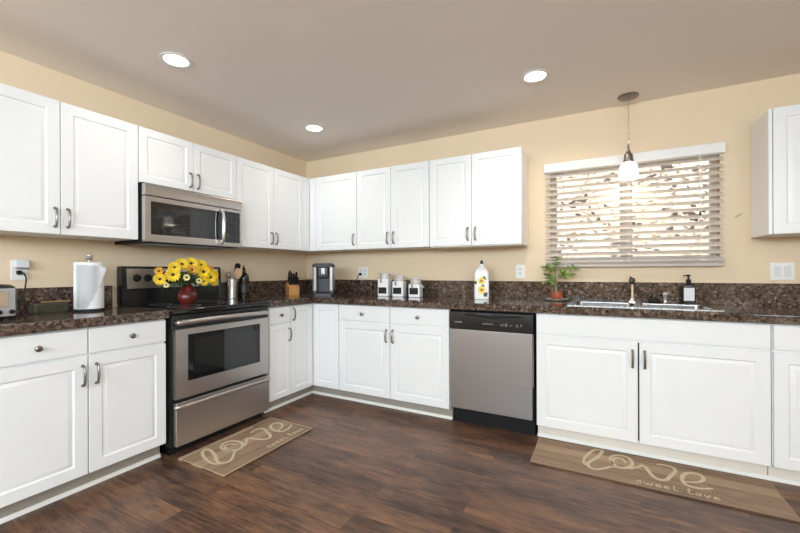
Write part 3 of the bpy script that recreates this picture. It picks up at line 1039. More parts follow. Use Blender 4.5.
bm = nb(); lathe(bm, [(0, 1.088), (0.020, 1.088), (0.021, 1.105), (0.015, 1.118), (0, 1.12)], 16, None, (3.234, -0.09, 0)); tube(bm, [(3.234, -0.085, 1.112), (3.225, -0.05, 1.128)], 0.005, 8); link('lever', bm, BLACKM, r)
r = thing('sponge_scrubber', 'small dark domed scrubber right of the faucet', 'scrubber', (3.345, -0.10, rimz))
bm = nb(); lathe(bm, [(0, 0.0), (0.030, 0.0), (0.034, 0.010), (0.031, 0.020), (0.020, 0.030), (0.012, 0.034), (0, 0.035)], 20, None, (3.375, -0.10, rimz + 0.0005)); link('head', bm, BLACKM, r)
bm = nb(); lathe(bm, [(0.011, 0.0345), (0.010, 0.040), (0.013, 0.046), (0.010, 0.051), (0, 0.052)], 14, None, (3.375, -0.10, rimz)); link('grip', bm, CHAR, r)
r = thing('sink_sprayer', 'short chrome side sprayer on the sink deck', 'sprayer', (3.436, -0.10, rimz))
bm = nb(); lathe(bm, [(0, 0), (0.024, 0), (0.022, 0.006), (0.014, 0.010), (0.013, 0.016), (0, 0.016)], 18, None, (3.436, -0.10, rimz + 0.0005)); link('base', bm, CHROME, r)
bm = nb(); tube(bm, smooth([(3.436, -0.10, rimz + 0.016), (3.436, -0.10, rimz + 0.04), (3.435, -0.104, rimz + 0.058), (3.434, -0.118, rimz + 0.068)], 4), [0.010] * 5 + [0.012] * 4 + [0.014] * 4, 12); link('spray_head', bm, SILVERP, r)
# soap dispenser
sx, sy = 3.572, -0.092
r = thing('soap_bottle', 'dark pump soap bottle with a pale label at the sink', 'soap bottle', (sx, sy, rimz))
z0 = rimz + 0.0006
bm = nb(); loft(bm, [[(px, py, z) for px, py in rrect(sx - a, sx + a, sy - 0.026 + (0.038 - a) * .6, sy + 0.026 - (0.038 - a) * .6, 0.012 if a > 0.02 else 0.009)] for a, z in ((0.035, z0), (0.038, z0 + 0.004), (0.038, z0 + 0.122), (0.034, z0 + 0.134), (0.016, z0 + 0.146), (0.014, z0 + 0.152))]); bt = link('bottle', bm, AMBER, r)
bm = nb(); box(bm, sx - 0.030, sx + 0.030, sy - 0.0275, sy - 0.0262, z0 + 0.022, z0 + 0.112); lb = link('label', bm, LABELM, bt, flat=True)
bm = nb()
for k, (a, zz) in enumerate(((0.018, 0.088), (0.014, 0.078), (0.020, 0.066), (0.012, 0.056))):
    box(bm, sx - a, sx + a, sy - 0.0280, sy - 0.0275, z0 + zz, z0 + zz + 0.003)
link('label_print', bm, GREY, lb, flat=True) if False else bm.free()
bm = nb(); lathe(bm, [(0, 0.1522), (0.0155, 0.1522), (0.0155, 0.168), (0.008, 0.171), (0.006, 0.172), (0.006, 0.192), (0.012, 0.193), (0.012, 0.204), (0, 0.205)], 16, None, (sx, sy, z0)); tube(bm, [(sx, sy, z0 + 0.199), (sx - 0.02, sy - 0.012, z0 + 0.200), (sx - 0.032, sy - 0.018, z0 + 0.194)], 0.0042, 8); link('pump', bm, BLACKM, r)

# ================================================================== BLINDS AND LAMPS
BX0, BX1 = 2.624, 3.776
r = thing('window_blind', 'white horizontal slat blind covering the window over the sink', 'blind', ((BX0 + BX1) / 2, -0.03, 1.205))
bm = nb(); prism(bm, [(-0.002, 1.985), (-0.060, 1.985), (-0.066, 1.995), (-0.066, 2.042), (-0.060, 2.056), (-0.002, 2.056)], 'x', BX0 - 0.006, BX1 + 0.006); link('valance', bm, BLINDW, r)
NS = 15
pitch_ = (1.955 - 1.258) / (NS - 1)
bm = nb()
ang = math.radians(-34)
for k in range(NS):
    zc = 1.258 + k * pitch_
    prof = []
    for s in range(5):
        q = -0.025 + 0.0125 * s
        cam_ = 0.0022 * (1 - (q / 0.025) ** 2)
        yy, zz = q, cam_
        prof.append((-0.036 + yy * math.cos(ang) + zz * math.sin(ang), zc - yy * math.sin(ang) + zz * math.cos(ang)))
    lower = [(a, b - 0.0026) for a, b in prof]
    prism(bm, prof + lower[::-1], 'x', BX0, BX1)
link('slats', bm, SLAT, r)
bm = nb(); box(bm, BX0, BX1, -0.060, -0.012, 1.2035, 1.226, 0.004); link('bottom_rail', bm, SLAT, r)
bm = nb()
for k in range(4):
    box(bm, BX0, BX1, -0.061 + 0.001 * (k % 2), -0.011, 1.2275 + 0.0058 * k, 1.2275 + 0.0058 * k + 0.0034, 0.0006, 1)
link('stacked_slats', bm, SLAT, r)
for lx in (2.78, 3.215, 3.65):
    bm = nb()
    for yy in (-0.0625, -0.0095):
        box(bm, lx - 0.0012, lx + 0.0012, yy - 0.0008, yy + 0.0008, 1.224, 1.987)
    link('ladder_cord', bm, TRIM, r, flat=True)
bm = nb(); tube(bm, [(3.64, -0.070, 1.99), (3.642, -0.071, 1.70), (3.643, -0.071, 1.585)], 0.002, 6)
cd = link('pull_cord', bm, TRIM, r)
bm = nb(); lathe(bm, [(0, 0), (0.007, 0.002), (0.006, 0.018), (0.003, 0.026), (0, 0.026)], 12, None, (3.643, -0.071, 1.559)); link('tassel', bm, BLACKM, cd)

px_, py_ = 3.210, -0.163
r = thing('pendant_lamp', 'lit pendant lamp with a white glass shade hanging before the window', 'lamp', (px_, py_, H))
bm = nb(); lathe(bm, [(0, -0.001), (0.068, -0.001), (0.068, -0.008), (0.060, -0.016), (0.030, -0.022), (0.012, -0.026), (0, -0.026)], 28, None, (px_, py_, H)); link('canopy', bm, PEWTER, r)
bm = nb()
zt, zb = H - 0.026, 2.10
nl = 16
for k in range(nl):
    zc = zt - (k + 0.5) * (zt - zb) / nl
    ll = (zt - zb) / nl * 0.62
    ring = [(px_ + (0.005 * math.cos(t) if k % 2 else 0), py_ + (0 if k % 2 else 0.005 * math.cos(t)), zc + ll * math.sin(t)) for t in [2 * PI * q / 10 for q in range(11)]]
    tube(bm, ring, 0.0011, 5)
tube(bm, [(px_ + 0.002, py_, zt), (px_ + 0.003, py_ + 0.001, (zt + zb) / 2), (px_ + 0.001, py_, zb)], 0.0016, 6)
link('chain', bm, CHROME, r)
bm = nb(); lathe(bm, [(0, 2.102), (0.006, 2.100), (0.008, 2.055), (0.014, 2.050), (0.016, 2.035), (0.026, 2.028), (0.030, 2.006), (0.030, 1.984), (0.034, 1.982), (0.034, 1.968), (0, 1.968)], 24, None, (px_, py_, 0)); link('socket_cap', bm, PEWTER, r)
bm = nb(); lathe(bm, [(0.028, 1.967), (0.038, 1.965), (0.049, 1.955), (0.057, 1.937), (0.062, 1.910), (0.064, 1.880), (0.067, 1.858), (0.066, 1.848), (0.062, 1.847), (0.060, 1.880), (0.057, 1.910), (0.053, 1.934), (0.046, 1.950), (0.036, 1.959), (0.026, 1.963)], 32, None, (px_, py_, 0)); link('glass_shade', bm, SHADE, r)
lamp('pendant_bulb', 'POINT', (px_, py_, 1.90), 5, (1.0, 0.90, 0.76), shadow_soft_size=0.04).parent = None


def can_light(x, y, label, power):
    r = thing('recessed_light', label, 'ceiling light', (x, y, H))
    bm = nb(); lathe(bm, [(0.066, -0.0005), (0.088, -0.0005), (0.089, -0.004), (0.083, -0.007), (0.068, -0.005), (0.066, -0.0005)], 36, None, (x, y, H)); link('trim_ring', bm, TRIM, r)
    bm = nb(); lathe(bm, [(0, -0.0048), (0.050, -0.0045), (0.0655, -0.0030), (0.0655, -0.0006), (0, -0.0006)], 36, None, (x, y, H)); link('lens', bm, CANLENS, r)
    lamp('recessed_bulb', 'AREA', (x, y, H - 0.012), power, (1.0, 0.94, 0.86), (0, 0, -1), shape='DISK', size=0.13, spread=math.radians(150))


can_light(0.787, -2.045, 'lit recessed ceiling light over the range, left in the photo', 2.5)
can_light(0.787, -0.787, 'lit recessed ceiling light nearest the corner of the two walls', 2)
can_light(2.657, -0.797, 'lit recessed ceiling light near the window and the pendant', 6)


# ================================================================== FLOOR MATS
def small_word(word, scale):
    """tiny handwritten letters as strokes; unit height about 1, returns list of paths"""
    G = {
        's': ([(0.45, .5), (.2, .55), (.1, .42), (.3, .3), (.4, .15), (.2, .0), (0, .08)], .5),
        'w': ([(0, .5), (.1, .05), (.2, .0), (.32, .4), (.42, .0), (.55, .05), (.65, .5)], .75),
        'e': ([(.02, .25), (.35, .3), (.3, .5), (.12, .48), (.03, .2), (.2, .0), (.45, .1)], .5),
        't': ([(.2, .95), (.15, .2), (.25, .0), (.4, .1)], .42),
        'l': ([(.0, .2), (.2, .8), (.15, 1.0), (.05, .7), (.08, .1), (.22, .0), (.35, .1)], .38),
        'o': ([(.3, .5), (.1, .4), (.05, .15), (.2, .0), (.4, .2), (.3, .5), (.5, .45)], .52),
        'v': ([(.02, .5), (.12, .05), (.2, .0), (.38, .5), (.5, .45)], .5),
    }
    x = 0
    out = []
    for ch in word:
        if ch == ' ':
            x += 0.6
            continue
        p, adv = G[ch]
        out.append([((x + a) * scale[0], b * scale[1]) for a, b in p])
        x += adv + 0.12
    return out, x * scale[0]


LOVE = [
    [(0.030, 0.02), (0.007, 0.19), (0.025, 0.50), (0.085, 0.885), (0.150, 1.02), (0.168, 0.90), (0.120, 0.51), (0.052, 0.20), (0.050, 0.01), (0.11, -0.07), (0.18, 0.04), (0.243, 0.20), (0.30, 0.26)],
    [(0.265, 0.36), (0.244, 0.526), (0.254, 0.75), (0.326, 0.90), (0.400, 0.865), (0.434, 0.62), (0.408, 0.40), (0.340, 0.26), (0.285, 0.30), (0.262, 0.50), (0.29, 0.72), (0.35, 0.74), (0.375, 0.55)],
    [(0.33, 0.26), (0.42, 0.33), (0.485, 0.50), (0.520, 0.60), (0.550, 0.48), (0.580, 0.20), (0.634, 0.08), (0.690, 0.15), (0.735, 0.38), (0.785, 0.66), (0.765, 0.82), (0.69, 0.85), (0.645, 0.80)],
    [(0.835, 0.23), (0.943, 0.35), (0.993, 0.58), (0.956, 0.725), (0.874, 0.66), (0.820, 0.40), (0.825, 0.12), (0.908, 0.06), (1.026, 0.18)],
]


def floor_mat(label, M, L, W, mat, edge, tx, ty, tw, th, sx_, sy_, sw):
    r = thing('floor_mat', label, 'mat', (0, 0, 0))
    r.matrix_world = M
    bm = nb(); prism(bm, rrect(0, L, 0, W, 0.012, 4), 'z', 0.0008, 0.0085); link('pad', bm, mat, r, local=True)
    bm = nb()
    out = rrect(0.0, L, 0.0, W, 0.012, 4)
    inn = rrect(0.006, L - 0.006, 0.006, W - 0.006, 0.008, 4)
    vo = newv(bm, [(a, b, 0.0092) for a, b in out]); vi = newv(bm, [(a, b, 0.0092) for a, b in inn])
    vo2 = newv(bm, [(a, b, 0.0086) for a, b in out]); vi2 = newv(bm, [(a, b, 0.0086) for a, b in inn])
    n = len(vo)
    for i in range(n):
        j = (i + 1) % n
        bm.faces.new((vo[i], vo[j], vi[j], vi[i])); bm.faces.new((vo2[i], vo2[j], vo[j], vo[i])); bm.faces.new((vi[i], vi[j], vi2[j], vi2[i]))
    link('edge_binding', bm, edge, r, local=True)
    bm = nb()
    for k, path in enumerate(LOVE):
        ribbon(bm, smooth([(tx + a * tw, ty + b * th, 0) for a, b in path], 7), lambda t: 0.013 + 0.008 * math.sin(PI * t), 0.0086, 0.0091 + 0.0001 * k)
    link('lettering_love', bm, LETTER, r, local=True)
    bm = nb()
    paths, wdt = small_word('sweet love', (sw, sy_[1]))
    for p in paths:
        ribbon(bm, smooth([(sx_ + a, sy_[0] + b, 0) for a, b in p], 3), 0.0055, 0.0086, 0.0091)
    link('lettering_small', bm, LETTER, r, local=True)
    return r


# long mat in front of the sink: u along +x, v towards the cabinets
floor_mat('long wood-look floor mat with cream lettering in front of the sink', Matrix.Translation((2.648, -0.995, 0)), 1.205, 0.385, MATWOOD, EDGEB,
          0.285, 0.105, 0.61, 0.27, 0.555, (0.035, 0.055), 0.060)
# short mat in front of the range: u along +y, v towards the range (-x)
M2 = Matrix(((0, -1, 0, 1.140), (1, 0, 0, -1.992), (0, 0, 1, 0), (0, 0, 0, 1)))
floor_mat('short wood-look floor mat with cream lettering in front of the range', M2, 0.765, 0.435, MATWOOD, EDGE,
          0.060, 0.140, 0.66, 0.25, 0.375, (0.045, 0.055), 0.056)

# ================================================================== COUNTER ITEMS, LEFT SIDE
Z = CT + 0.0006
# toaster, only its right end in the frame
r = thing('toaster', 'silver and black toaster at the left edge of the photo', 'toaster', (0.30, -2.76, Z))
bm = nb()
loft(bm, [[(px, py, z) for px, py in rrect(0.22 + i, 0.39 - i, -2.915 + i, -2.655 - i, 0.03)] for i, z in ((0.004, Z + 0.012), (0.0, Z + 0.02), (0.0, Z + 0.150), (0.006, Z + 0.168), (0.02, Z + 0.178))])
sh_ = link('shell', bm, BLACK, r)
bm = nb(); box(bm, 0.388, 0.396, -2.885, -2.668, Z + 0.018, Z + 0.160, 0.006); box(bm, 0.25, 0.36, -2.656, -2.652, Z + 0.022, Z + 0.150, 0.0015); fp = link('steel_panel', bm, SILVERP, r)
bm = nb(); box(bm, 0.396, 0.3985, -2.800, -2.695, Z + 0.066, Z + 0.144, 0.002); link('glossy_window', bm, CHROME, fp)
for ky in (-2.730, -2.683):
    bm = nb(); lathe(bm, [(0, 0), (0.012, 0), (0.011, 0.010), (0, 0.011)], 16, Matrix.Translation((0.396, ky, Z + 0.04)) @ Matrix.Rotation(PI / 2, 4, 'Y')); link('knob', bm, BLACKM, fp)
for fx in (0.25, 0.36):
    for fy in (-2.88, -2.69):
        bm = nb(); lathe(bm, [(0, 0), (0.012, 0), (0.012, 0.0125), (0, 0.0125)], 12, None, (fx, fy, Z)); link('foot', bm, BLACKM, r)
bm = nb()
for k in (0.268, 0.318):
    box(bm, k, k + 0.026, -2.87, -2.70, Z + 0.1778, Z + 0.1792)
link('slots', bm, BLACKM, sh_)
r.location.y += 0.02
bm = nb(); tube(bm, smooth([(0.22, -2.68, Z + 0.03), (0.17, -2.62, Z + 0.006), (0.10, -2.57, Z + 0.006), (0.055, -2.535, Z + 0.03), (0.042, -2.505, Z + 0.12), (0.038, -2.494, Z + 0.20), (0.034, -2.503, Z + 0.235), (0.018, -2.520, Z + 0.240)], 6), 0.0038, 8)
cd = link('cord', bm, BLACKM, r)
bm = nb(); box(bm, 0.0075, 0.030, -2.530, -2.507, Z + 0.228, Z + 0.252, 0.004); link('plug', bm, BLACKM, cd)


def outlet(label, side, u, v, w=0.075, h=0.118, gang=1, kind='outlet'):
    nm_ = 'wall_outlet' if kind == 'outlet' else 'light_switch'
    M = face(side, u, v, 0.0005 if side == 'left' else -0.0005)
    loc = M.translation
    r = thing(nm_, label, kind if kind == 'outlet' else 'light switch', loc)
    bm = nb(); box(bm, -w / 2, w / 2, -h / 2, h / 2, 0, 0.006, 0.003, 2, M); p = link('cover_plate', bm, OUTLETM, r)
    for g_ in range(gang):
        gu = (g_ - (gang - 1) / 2) * 0.046
        if kind == 'outlet':
            for s in (-1, 1):
                bm = nb(); prism(bm, [(gu + a, s * 0.0195 + b) for a, b in rrect(-0.0165, 0.0165, -0.014, 0.014, 0.008, 4)], 'z', 0.0061, 0.0078, M); rc = link('receptacle', bm, OUTLETG, r)
                bm = nb()
                for q in (-0.006, 0.006):
                    box(bm, gu + q - 0.001, gu + q + 0.001, s * 0.0195 - 0.001, s * 0.0195 + 0.007, 0.0079, 0.0082, 0, 1, M)
                link('slots', bm, BLACKM, rc, flat=True)
        else:
            bm = nb(); box(bm, gu - 0.017, gu + 0.017, -0.034, 0.034, 0.0061, 0.0095, 0.001, 1, M); link('rocker', bm, OUTLETG, r)
    return r


outlet('white wall outlet above the toaster with two plugs in it', 'left', -2.513, 1.190)
r = thing('night_light', 'white plug-in block in the upper socket above the toaster', 'plug-in block', (0.0085, -2.508, 1.208))
bm = nb(); box(bm, 0.0088, 0.040, -2.538, -2.478, 1.204, 1.252, 0.004); link('housing', bm, OUTLETG, r)
bm = nb(); box(bm, 0.012, 0.0405, -2.536, -2.480, 1.199, 1.2038, 0.001, 1); link('base_strip', bm, GREY, r)
outlet('white wall outlet behind the coffee maker cord, between corner and canisters', 'back', 0.785, 1.165, 0.118, 0.118, 2)
outlet('white wall outlet between the printed bottle and the window', 'back', 2.412, 1.170)
outlet('white double rocker light switch right of the window', 'back', 4.084, 1.166, 0.122, 0.118, 2, 'switch')

# low dish at the backsplash
r = thing('glass_dish', 'low olive-green glass dish between toaster and paper towels', 'dish', (0.12, -2.40, Z))
bm = nb()
loft(bm, [[(px, py, z) for px, py in rrect(0.07 + i, 0.17 - i, -2.50 + i, -2.335 - i, 0.012)] for i, z in ((0.006, Z), (0.002, Z + 0.01), (0.0, Z + 0.054), (0.004, Z + 0.056), (0.008, Z + 0.05), (0.010, Z + 0.012))])
link('body', bm, GREENGL, r)
r = thing('wooden_stick', 'thin tan wooden stick lying across the green glass dish', 'stick', (0.09, -2.37, Z + 0.058))
bm = nb(); box(bm, 0.085, 0.100, -2.445, -2.300, Z + 0.0575, Z + 0.066, 0.003); link('shaft', bm, BEECH, r)

# paper towel on its holder
tx_, ty_ = 0.215, -2.252
r = thing('paper_towel_holder', 'steel paper towel holder standing left of the range', 'holder', (tx_, ty_, Z))
bm = nb(); lathe(bm, [(0, 0), (0.086, 0), (0.086, 0.008), (0.080, 0.012), (0, 0.012)], 32, None, (tx_, ty_, Z)); link('base', bm, BLACKM, r)
bm = nb(); lathe(bm, [(0, 0.0122), (0.008, 0.0122), (0.008, 0.318), (0, 0.318)], 16, None, (tx_, ty_, Z)); link('rod', bm, CHROME, r)
bm = nb(); lathe(bm, [(0, 0.312), (0.019, 0.312), (0.021, 0.318), (0.0155, 0.326), (0.0165, 0.334), (0.024, 0.342), (0.024, 0.346), (0, 0.347)], 20, None, (tx_, ty_, Z)); link('finial', bm, CHROME, r)
r = thing('paper_towel_roll', 'white paper towel roll on the holder left of the range', 'paper towels', (tx_, ty_, Z + 0.0125))
bm = nb(); lathe(bm, [(0.02, 0.014), (0.074, 0.014), (0.0755, 0.016), (0.0755, 0.298), (0.074, 0.300), (0.02, 0.300), (0.02, 0.014)], 40, None, (tx_, ty_, Z)); link('roll', bm, PAPER, r)
# loose end of the sheet: leaves the roll on the right and is folded back at a slant
bm = nb()
a0 = math.radians(-40)
ptsA = []
for k in range(7):
    a = math.radians(-75 + 14 * k)
    ptsA.append((tx_ + 0.0768 * math.cos(a), ty_ + 0.0768 * math.sin(a)))
dirv = Vector((-0.35, 1.0, 0)).normalized()
lastp = Vector((ptsA[-1][0], ptsA[-1][1], 0))
cols = []
nA = len(ptsA)
path = ptsA + [tuple((lastp + Vector((0.006 * k, 0.0125 * k, 0)))[:2]) for k in range(1, 4)]
for i, (x, y) in enumerate(path):
    t = i / (len(path) - 1)
    lo = Z + 0.014 + (0.17 * max(0, (t - 0.35) / 0.65)) * 1.35 if t > 0.35 else Z + 0.014
    hi = Z + 0.292 - 0.02 * t
    cols.append((x, y, min(lo, hi - 0.01), hi))
f_, b_ = [], []
for x, y, lo, hi in cols:
    f_.append((bm.verts.new((x, y, lo)), bm.verts.new((x, y, hi))))
for (a, b), (c, d) in zip(f_, f_[1:]):
    bm.faces.new((a, c, d, b))
bmesh.ops.solidify(bm, geom=bm.faces[:], thickness=0.0012)
link('loose_sheet', bm, PAPER, r)

# ================================================================== VASE OF SUNFLOWERS ON THE COOKTOP
vx, vy, vz = 0.345, -1.690, 0.9392
r = thing('vase', 'round red glazed vase of sunflowers standing on the cooktop', 'vase', (vx, vy, vz))
bm = nb(); lathe(bm, [(0, 0), (0.040, 0), (0.046, 0.005), (0.062, 0.024), (0.070, 0.046), (0.067, 0.070), (0.054, 0.098), (0.040, 0.120), (0.033, 0.131), (0.036, 0.138), (0.032, 0.139), (0.028, 0.130), (0.030, 0.118), (0, 0.10)], 32, None, (vx, vy, vz)); link('body', bm, REDGLAZE, r)


def flower_protos(mat, name, r_in, r_out, n):
    root = bpy.data.objects.new(name, None)
    COL.objects.link(root)
    bm = nb()
    for layer, (nn, sc, tilt) in enumerate(((n, 1.0, 0.18), (n, 0.86, 0.36))):
        for k in range(nn):
            a = 2 * PI * (k + 0.5 * layer) / nn
            R_ = Matrix.Rotation(a, 4, 'Z') @ Matrix.Rotation(-tilt - random.uniform(-0.12, 0.12), 4, 'Y')
            wdt = r_out * 0.14
            L0, L1 = r_in * 0.7, r_out * sc * random.uniform(0.93, 1.05)
            top = newv(bm, [(L0, -wdt * 0.5, 0), (L0 + (L1 - L0) * 0.45, -wdt, 0.003), (L0 + (L1 - L0) * 0.8, -wdt * 0.7, 0.001), (L1, 0, -0.004), (L0 + (L1 - L0) * 0.8, wdt * 0.7, 0.001), (L0 + (L1 - L0) * 0.45, wdt, 0.003), (L0, wdt * 0.5, 0)], R_)
            bot = newv(bm, [(L0, -wdt * 0.5, -0.001), (L0 + (L1 - L0) * 0.45, -wdt, 0.002), (L0 + (L1 - L0) * 0.8, -wdt * 0.7, 0.0), (L1, 0, -0.005), (L0 + (L1 - L0) * 0.8, wdt * 0.7, 0.0), (L0 + (L1 - L0) * 0.45, wdt, 0.002), (L0, wdt * 0.5, -0.001)], R_)
            bm.faces.new(top); bm.faces.new(bot[::-1])
            for i in range(7):
                j = (i + 1) % 7
                bm.faces.new((top[j], top[i], bot[i], bot[j]))
    link('petals', bm, mat, root, local=True)
    bm = nb(); lathe(bm, [(0, -0.006), (r_in * 0.9, -0.005), (r_in, 0.001), (r_in * 0.85, 0.007), (r_in * 0.4, 0.009), (0, 0.008)], 18); link('seed_disc', bm, SEED, root, local=True)
    return root


FP = flower_protos(PETAL, 'sunflower', 0.013, 0.054, 15)
FO = flower_protos(PETALO, 'sunflower', 0.011, 0.048, 14)
FC = flower_protos(PETALC, 'sunflower', 0.009, 0.028, 9)
mouth = Vector((vx, vy, vz + 0.137))
flowers = [
    # dy (right in photo), dz above vase mouth, dx outwards, prototype, scale, label
    (-0.150, 0.080, 0.070, FP, 1.0, 'large yellow sunflower facing the room on the left of the vase bouquet'),
    (-0.205, 0.050, 0.010, FP, 0.85, 'drooping yellow flower at the far left edge of the vase bouquet'),
    (-0.205, 0.105, 0.000, FO, 0.7, 'amber flower bud standing up at the left of the vase bouquet'),
    (-0.095, 0.130, 0.000, FP, 0.9, 'yellow sunflower up left of the bouquet top'),
    (-0.035, 0.155, -0.010, FP, 0.95, 'yellow sunflower just left of the topmost one in the bouquet'),
    (0.030, 0.162, 0.000, FP, 1.0, 'topmost sunflower of the vase bouquet'),
    (0.000, 0.115, 0.055, FO, 0.85, 'amber sunflower just under the top of the vase bouquet'),
    (0.068, 0.100, 0.085, FP, 1.1, 'large sunflower facing the room right of the bouquet middle'),
    (0.118, 0.058, 0.095, FP, 1.0, 'low yellow sunflower on the right front of the vase bouquet'),
    (0.105, 0.150, 0.010, FP, 0.9, 'yellow sunflower at the upper right of the vase bouquet'),
    (0.160, 0.115, 0.020, FO, 0.9, 'amber sunflower right of the upper right yellow one in the bouquet'),
    (0.190, 0.075, 0.030, FP, 1.0, 'yellow sunflower at the far right of the vase bouquet'),
    (0.190, 0.022, 0.040, FP, 0.7, 'small yellow flower drooping lowest at the right of the bouquet'),
    (0.020, 0.035, 0.105, FC, 0.9, 'small cream flower low at the front right of the bouquet'),
    (-0.068, 0.060, 0.095, FC, 1.0, 'small cream flower in the front middle of the bouquet'),
    (0.062, 0.028, 0.100, FP, 0.62, 'small yellow flower hanging over the right vase shoulder'),
    (-0.185, 0.010, 0.050, FC, 0.8, 'small cream flower drooping at the lower left of the bouquet'),
]
used = set()
for dy, dz, dx, proto, sc, lab in flowers:
    first = id(proto) not in used
    used.add(id(proto))
    f = proto if first else copy_tree(proto)
    pos = mouth + Vector((dx, dy, dz))
    f.location = pos
    d = Vector((0.75 + dx * 2, dy * 2.2 - 0.35, dz * 2.0 - 0.08)).normalized()
    f.rotation_euler = d.to_track_quat('Z', 'Y').to_euler()
    f.scale = (sc, sc, sc)
    tag(f, lab, 'flower', 'flowers in the red vase')
    # its own stem, reaching down into the vase
    bm = nb()
    q = f.rotation_euler.to_quaternion().to_matrix().to_4x4()
    Mi = (Matrix.Translation(pos) @ q @ Matrix.Scale(sc, 4)).inverted()
    base = Vector((vx + dx * 0.12, vy + dy * 0.07, vz + 0.115))
    pts = smooth([base, mouth + Vector((dx * 0.3, dy * 0.16, 0.02)), pos - Vector((0.02, dy * 0.12, 0.02)) - d * 0.012, pos - d * 0.004], 4)
    tube(bm, [Mi @ p for p in pts], 0.0024 / sc, 6)
    link('stem', bm, LEAFD, f, local=True)


def leaf_bm(bm, base, direction, length, width, upv=Vector((0, 0, 1)), droop=0.25, th=0.0008):
    d = Vector(direction).normalized()
    s = d.cross(upv)
    s = s.normalized() if s.length > 1e-4 else Vector((1, 0, 0))
    n = s.cross(d)
    prof = [(0, 0.08), (0.2, 0.75), (0.45, 1.0), (0.72, 0.72), (1.0, 0.03)]
    rows = []
    for t, ww in prof:
        c = base + d * (length * t) - Vector((0, 0, 1)) * (droop * length * t * t)
        h = width / 2 * ww
        rows.append([bm.verts.new(c - s * h + n * h * 0.25), bm.verts.new(c), bm.verts.new(c + s * h + n * h * 0.25),
                     bm.verts.new(c + s * h + n * (h * 0.25 - th)), bm.verts.new(c - n * th), bm.verts.new(c - s * h + n * (h * 0.25 - th))])
    for a, b in zip(rows, rows[1:]):
        for i in range(6):
            j = (i + 1) % 6
            bm.faces.new((a[i], a[j], b[j], b[i]))
    bm.faces.new(rows[0][::-1])
    bm.faces.new(rows[-1])


bm = nb()
for k in range(130):
    a = random.uniform(0, 2 * PI)
    rr = random.uniform(0.02, 1.0)
    py = math.cos(a) * rr * 0.20
    pxx = math.sin(a) * rr * 0.085
    pz = random.uniform(-0.01, 0.11) * (1.15 - 0.5 * abs(py) / 0.20) + 0.02 - 0.02 * abs(py) / 0.2
    leaf_bm(bm, mouth + Vector((pxx * 0.7, py * 0.75, pz * 0.8)), (math.sin(a) + 0.4, math.cos(a), random.uniform(-0.4, 0.7)), random.uniform(0.035, 0.065), random.uniform(0.018, 0.03))
tag(link('foliage', bm, LEAFD, local=True), 'dark green leaves filling in between the sunflowers in the red vase', 'leaves', kind='stuff')

# ================================================================== CROCK, BOTTLE, KNIVES
cx, cy = 0.150, -1.145
r = thing('utensil_crock', 'steel cylinder crock of cooking utensils right behind the range', 'crock', (cx, cy, Z))
bm = nb(); lathe(bm, [(0, 0), (0.040, 0), (0.0455, 0.004), (0.0455, 0.174), (0.047, 0.178), (0.044, 0.178), (0.043, 0.172), (0.043, 0.010), (0, 0.008)], 32, None, (cx, cy, Z)); link('body', bm, STEELZ, r)


def utensil(name, label, off, lean, build, mat, cat='utensil', twist=0.0):
    r = thing(name, label, cat, (cx + off[0], cy + off[1], Z + 0.012))
    d = Vector((lean[0], lean[1], 1)).normalized()
    r.rotation_euler = (d.to_track_quat('Z', 'Y').to_matrix().to_4x4() @ Matrix.Rotation(twist, 4, 'Z')).to_euler()
    for nm_, bm_, m_ in build:
        link(nm_, bm_, m_, r, local=True)
    return r


def handle_rod(L, rad=0.005):
    return lathe(nb(), [(0, 0), (rad, 0.002), (rad, L), (0, L + 0.001)], 10)


def flat_head(z0, z1, w0, w1, t=0.005):
    bm_ = nb()
    prism(bm_, [(-w0 / 2, z0), (w0 / 2, z0), (w1 / 2, z0 + (z1 - z0) * 0.35), (w1 / 2, z1 - 0.012), (w1 / 2 - 0.012, z1), (-w1 / 2 + 0.012, z1), (-w1 / 2, z1 - 0.012), (-w1 / 2, z0 + (z1 - z0) * 0.35)], 'y', -t / 2, t / 2)
    return bm_


utensil('black_spatula', 'black slotted spatula leaning right in the steel crock', (0.0, 0.006), (0.0, 0.19), [('handle', handle_rod(0.2), BLACKM), ('blade', flat_head(0.199, 0.31, 0.02, 0.050), BLACKM)], BLACKM, twist=1.3)
utensil('wooden_spatula', 'wide wooden spatula leaning right, before the black spatula', (0.012, 0.010), (0.05, 0.17), [('handle', handle_rod(0.17), BEECH), ('blade', flat_head(0.168, 0.262, 0.02, 0.062), BEECH)], BEECH, twist=1.2)
sp = nb(); lathe(sp, [(0, 0.175), (0.014, 0.183), (0.023, 0.205), (0.022, 0.228), (0.012, 0.245), (0, 0.248)], 16, Matrix.Diagonal((1, 0.35, 1, 1)))
utensil('wooden_spoon', 'wooden spoon leaning left in the steel crock', (-0.008, -0.008), (0.02, -0.16), [('handle', handle_rod(0.178), BEECH), ('spoon_bowl', sp, BEECH)], BEECH, twist=1.4)
sp = nb(); lathe(sp, [(0, 0.18), (0.016, 0.190), (0.021, 0.21), (0.018, 0.228), (0, 0.236)], 16, Matrix.Diagonal((1, 0.4, 1, 1)))
utensil('metal_ladle', 'pale metal spoon at the left rim of the steel crock', (0.014, -0.014), (0.10, -0.24), [('handle', handle_rod(0.183, 0.004), CHROME), ('spoon_bowl', sp, CHROME)], CHROME, twist=1.2)

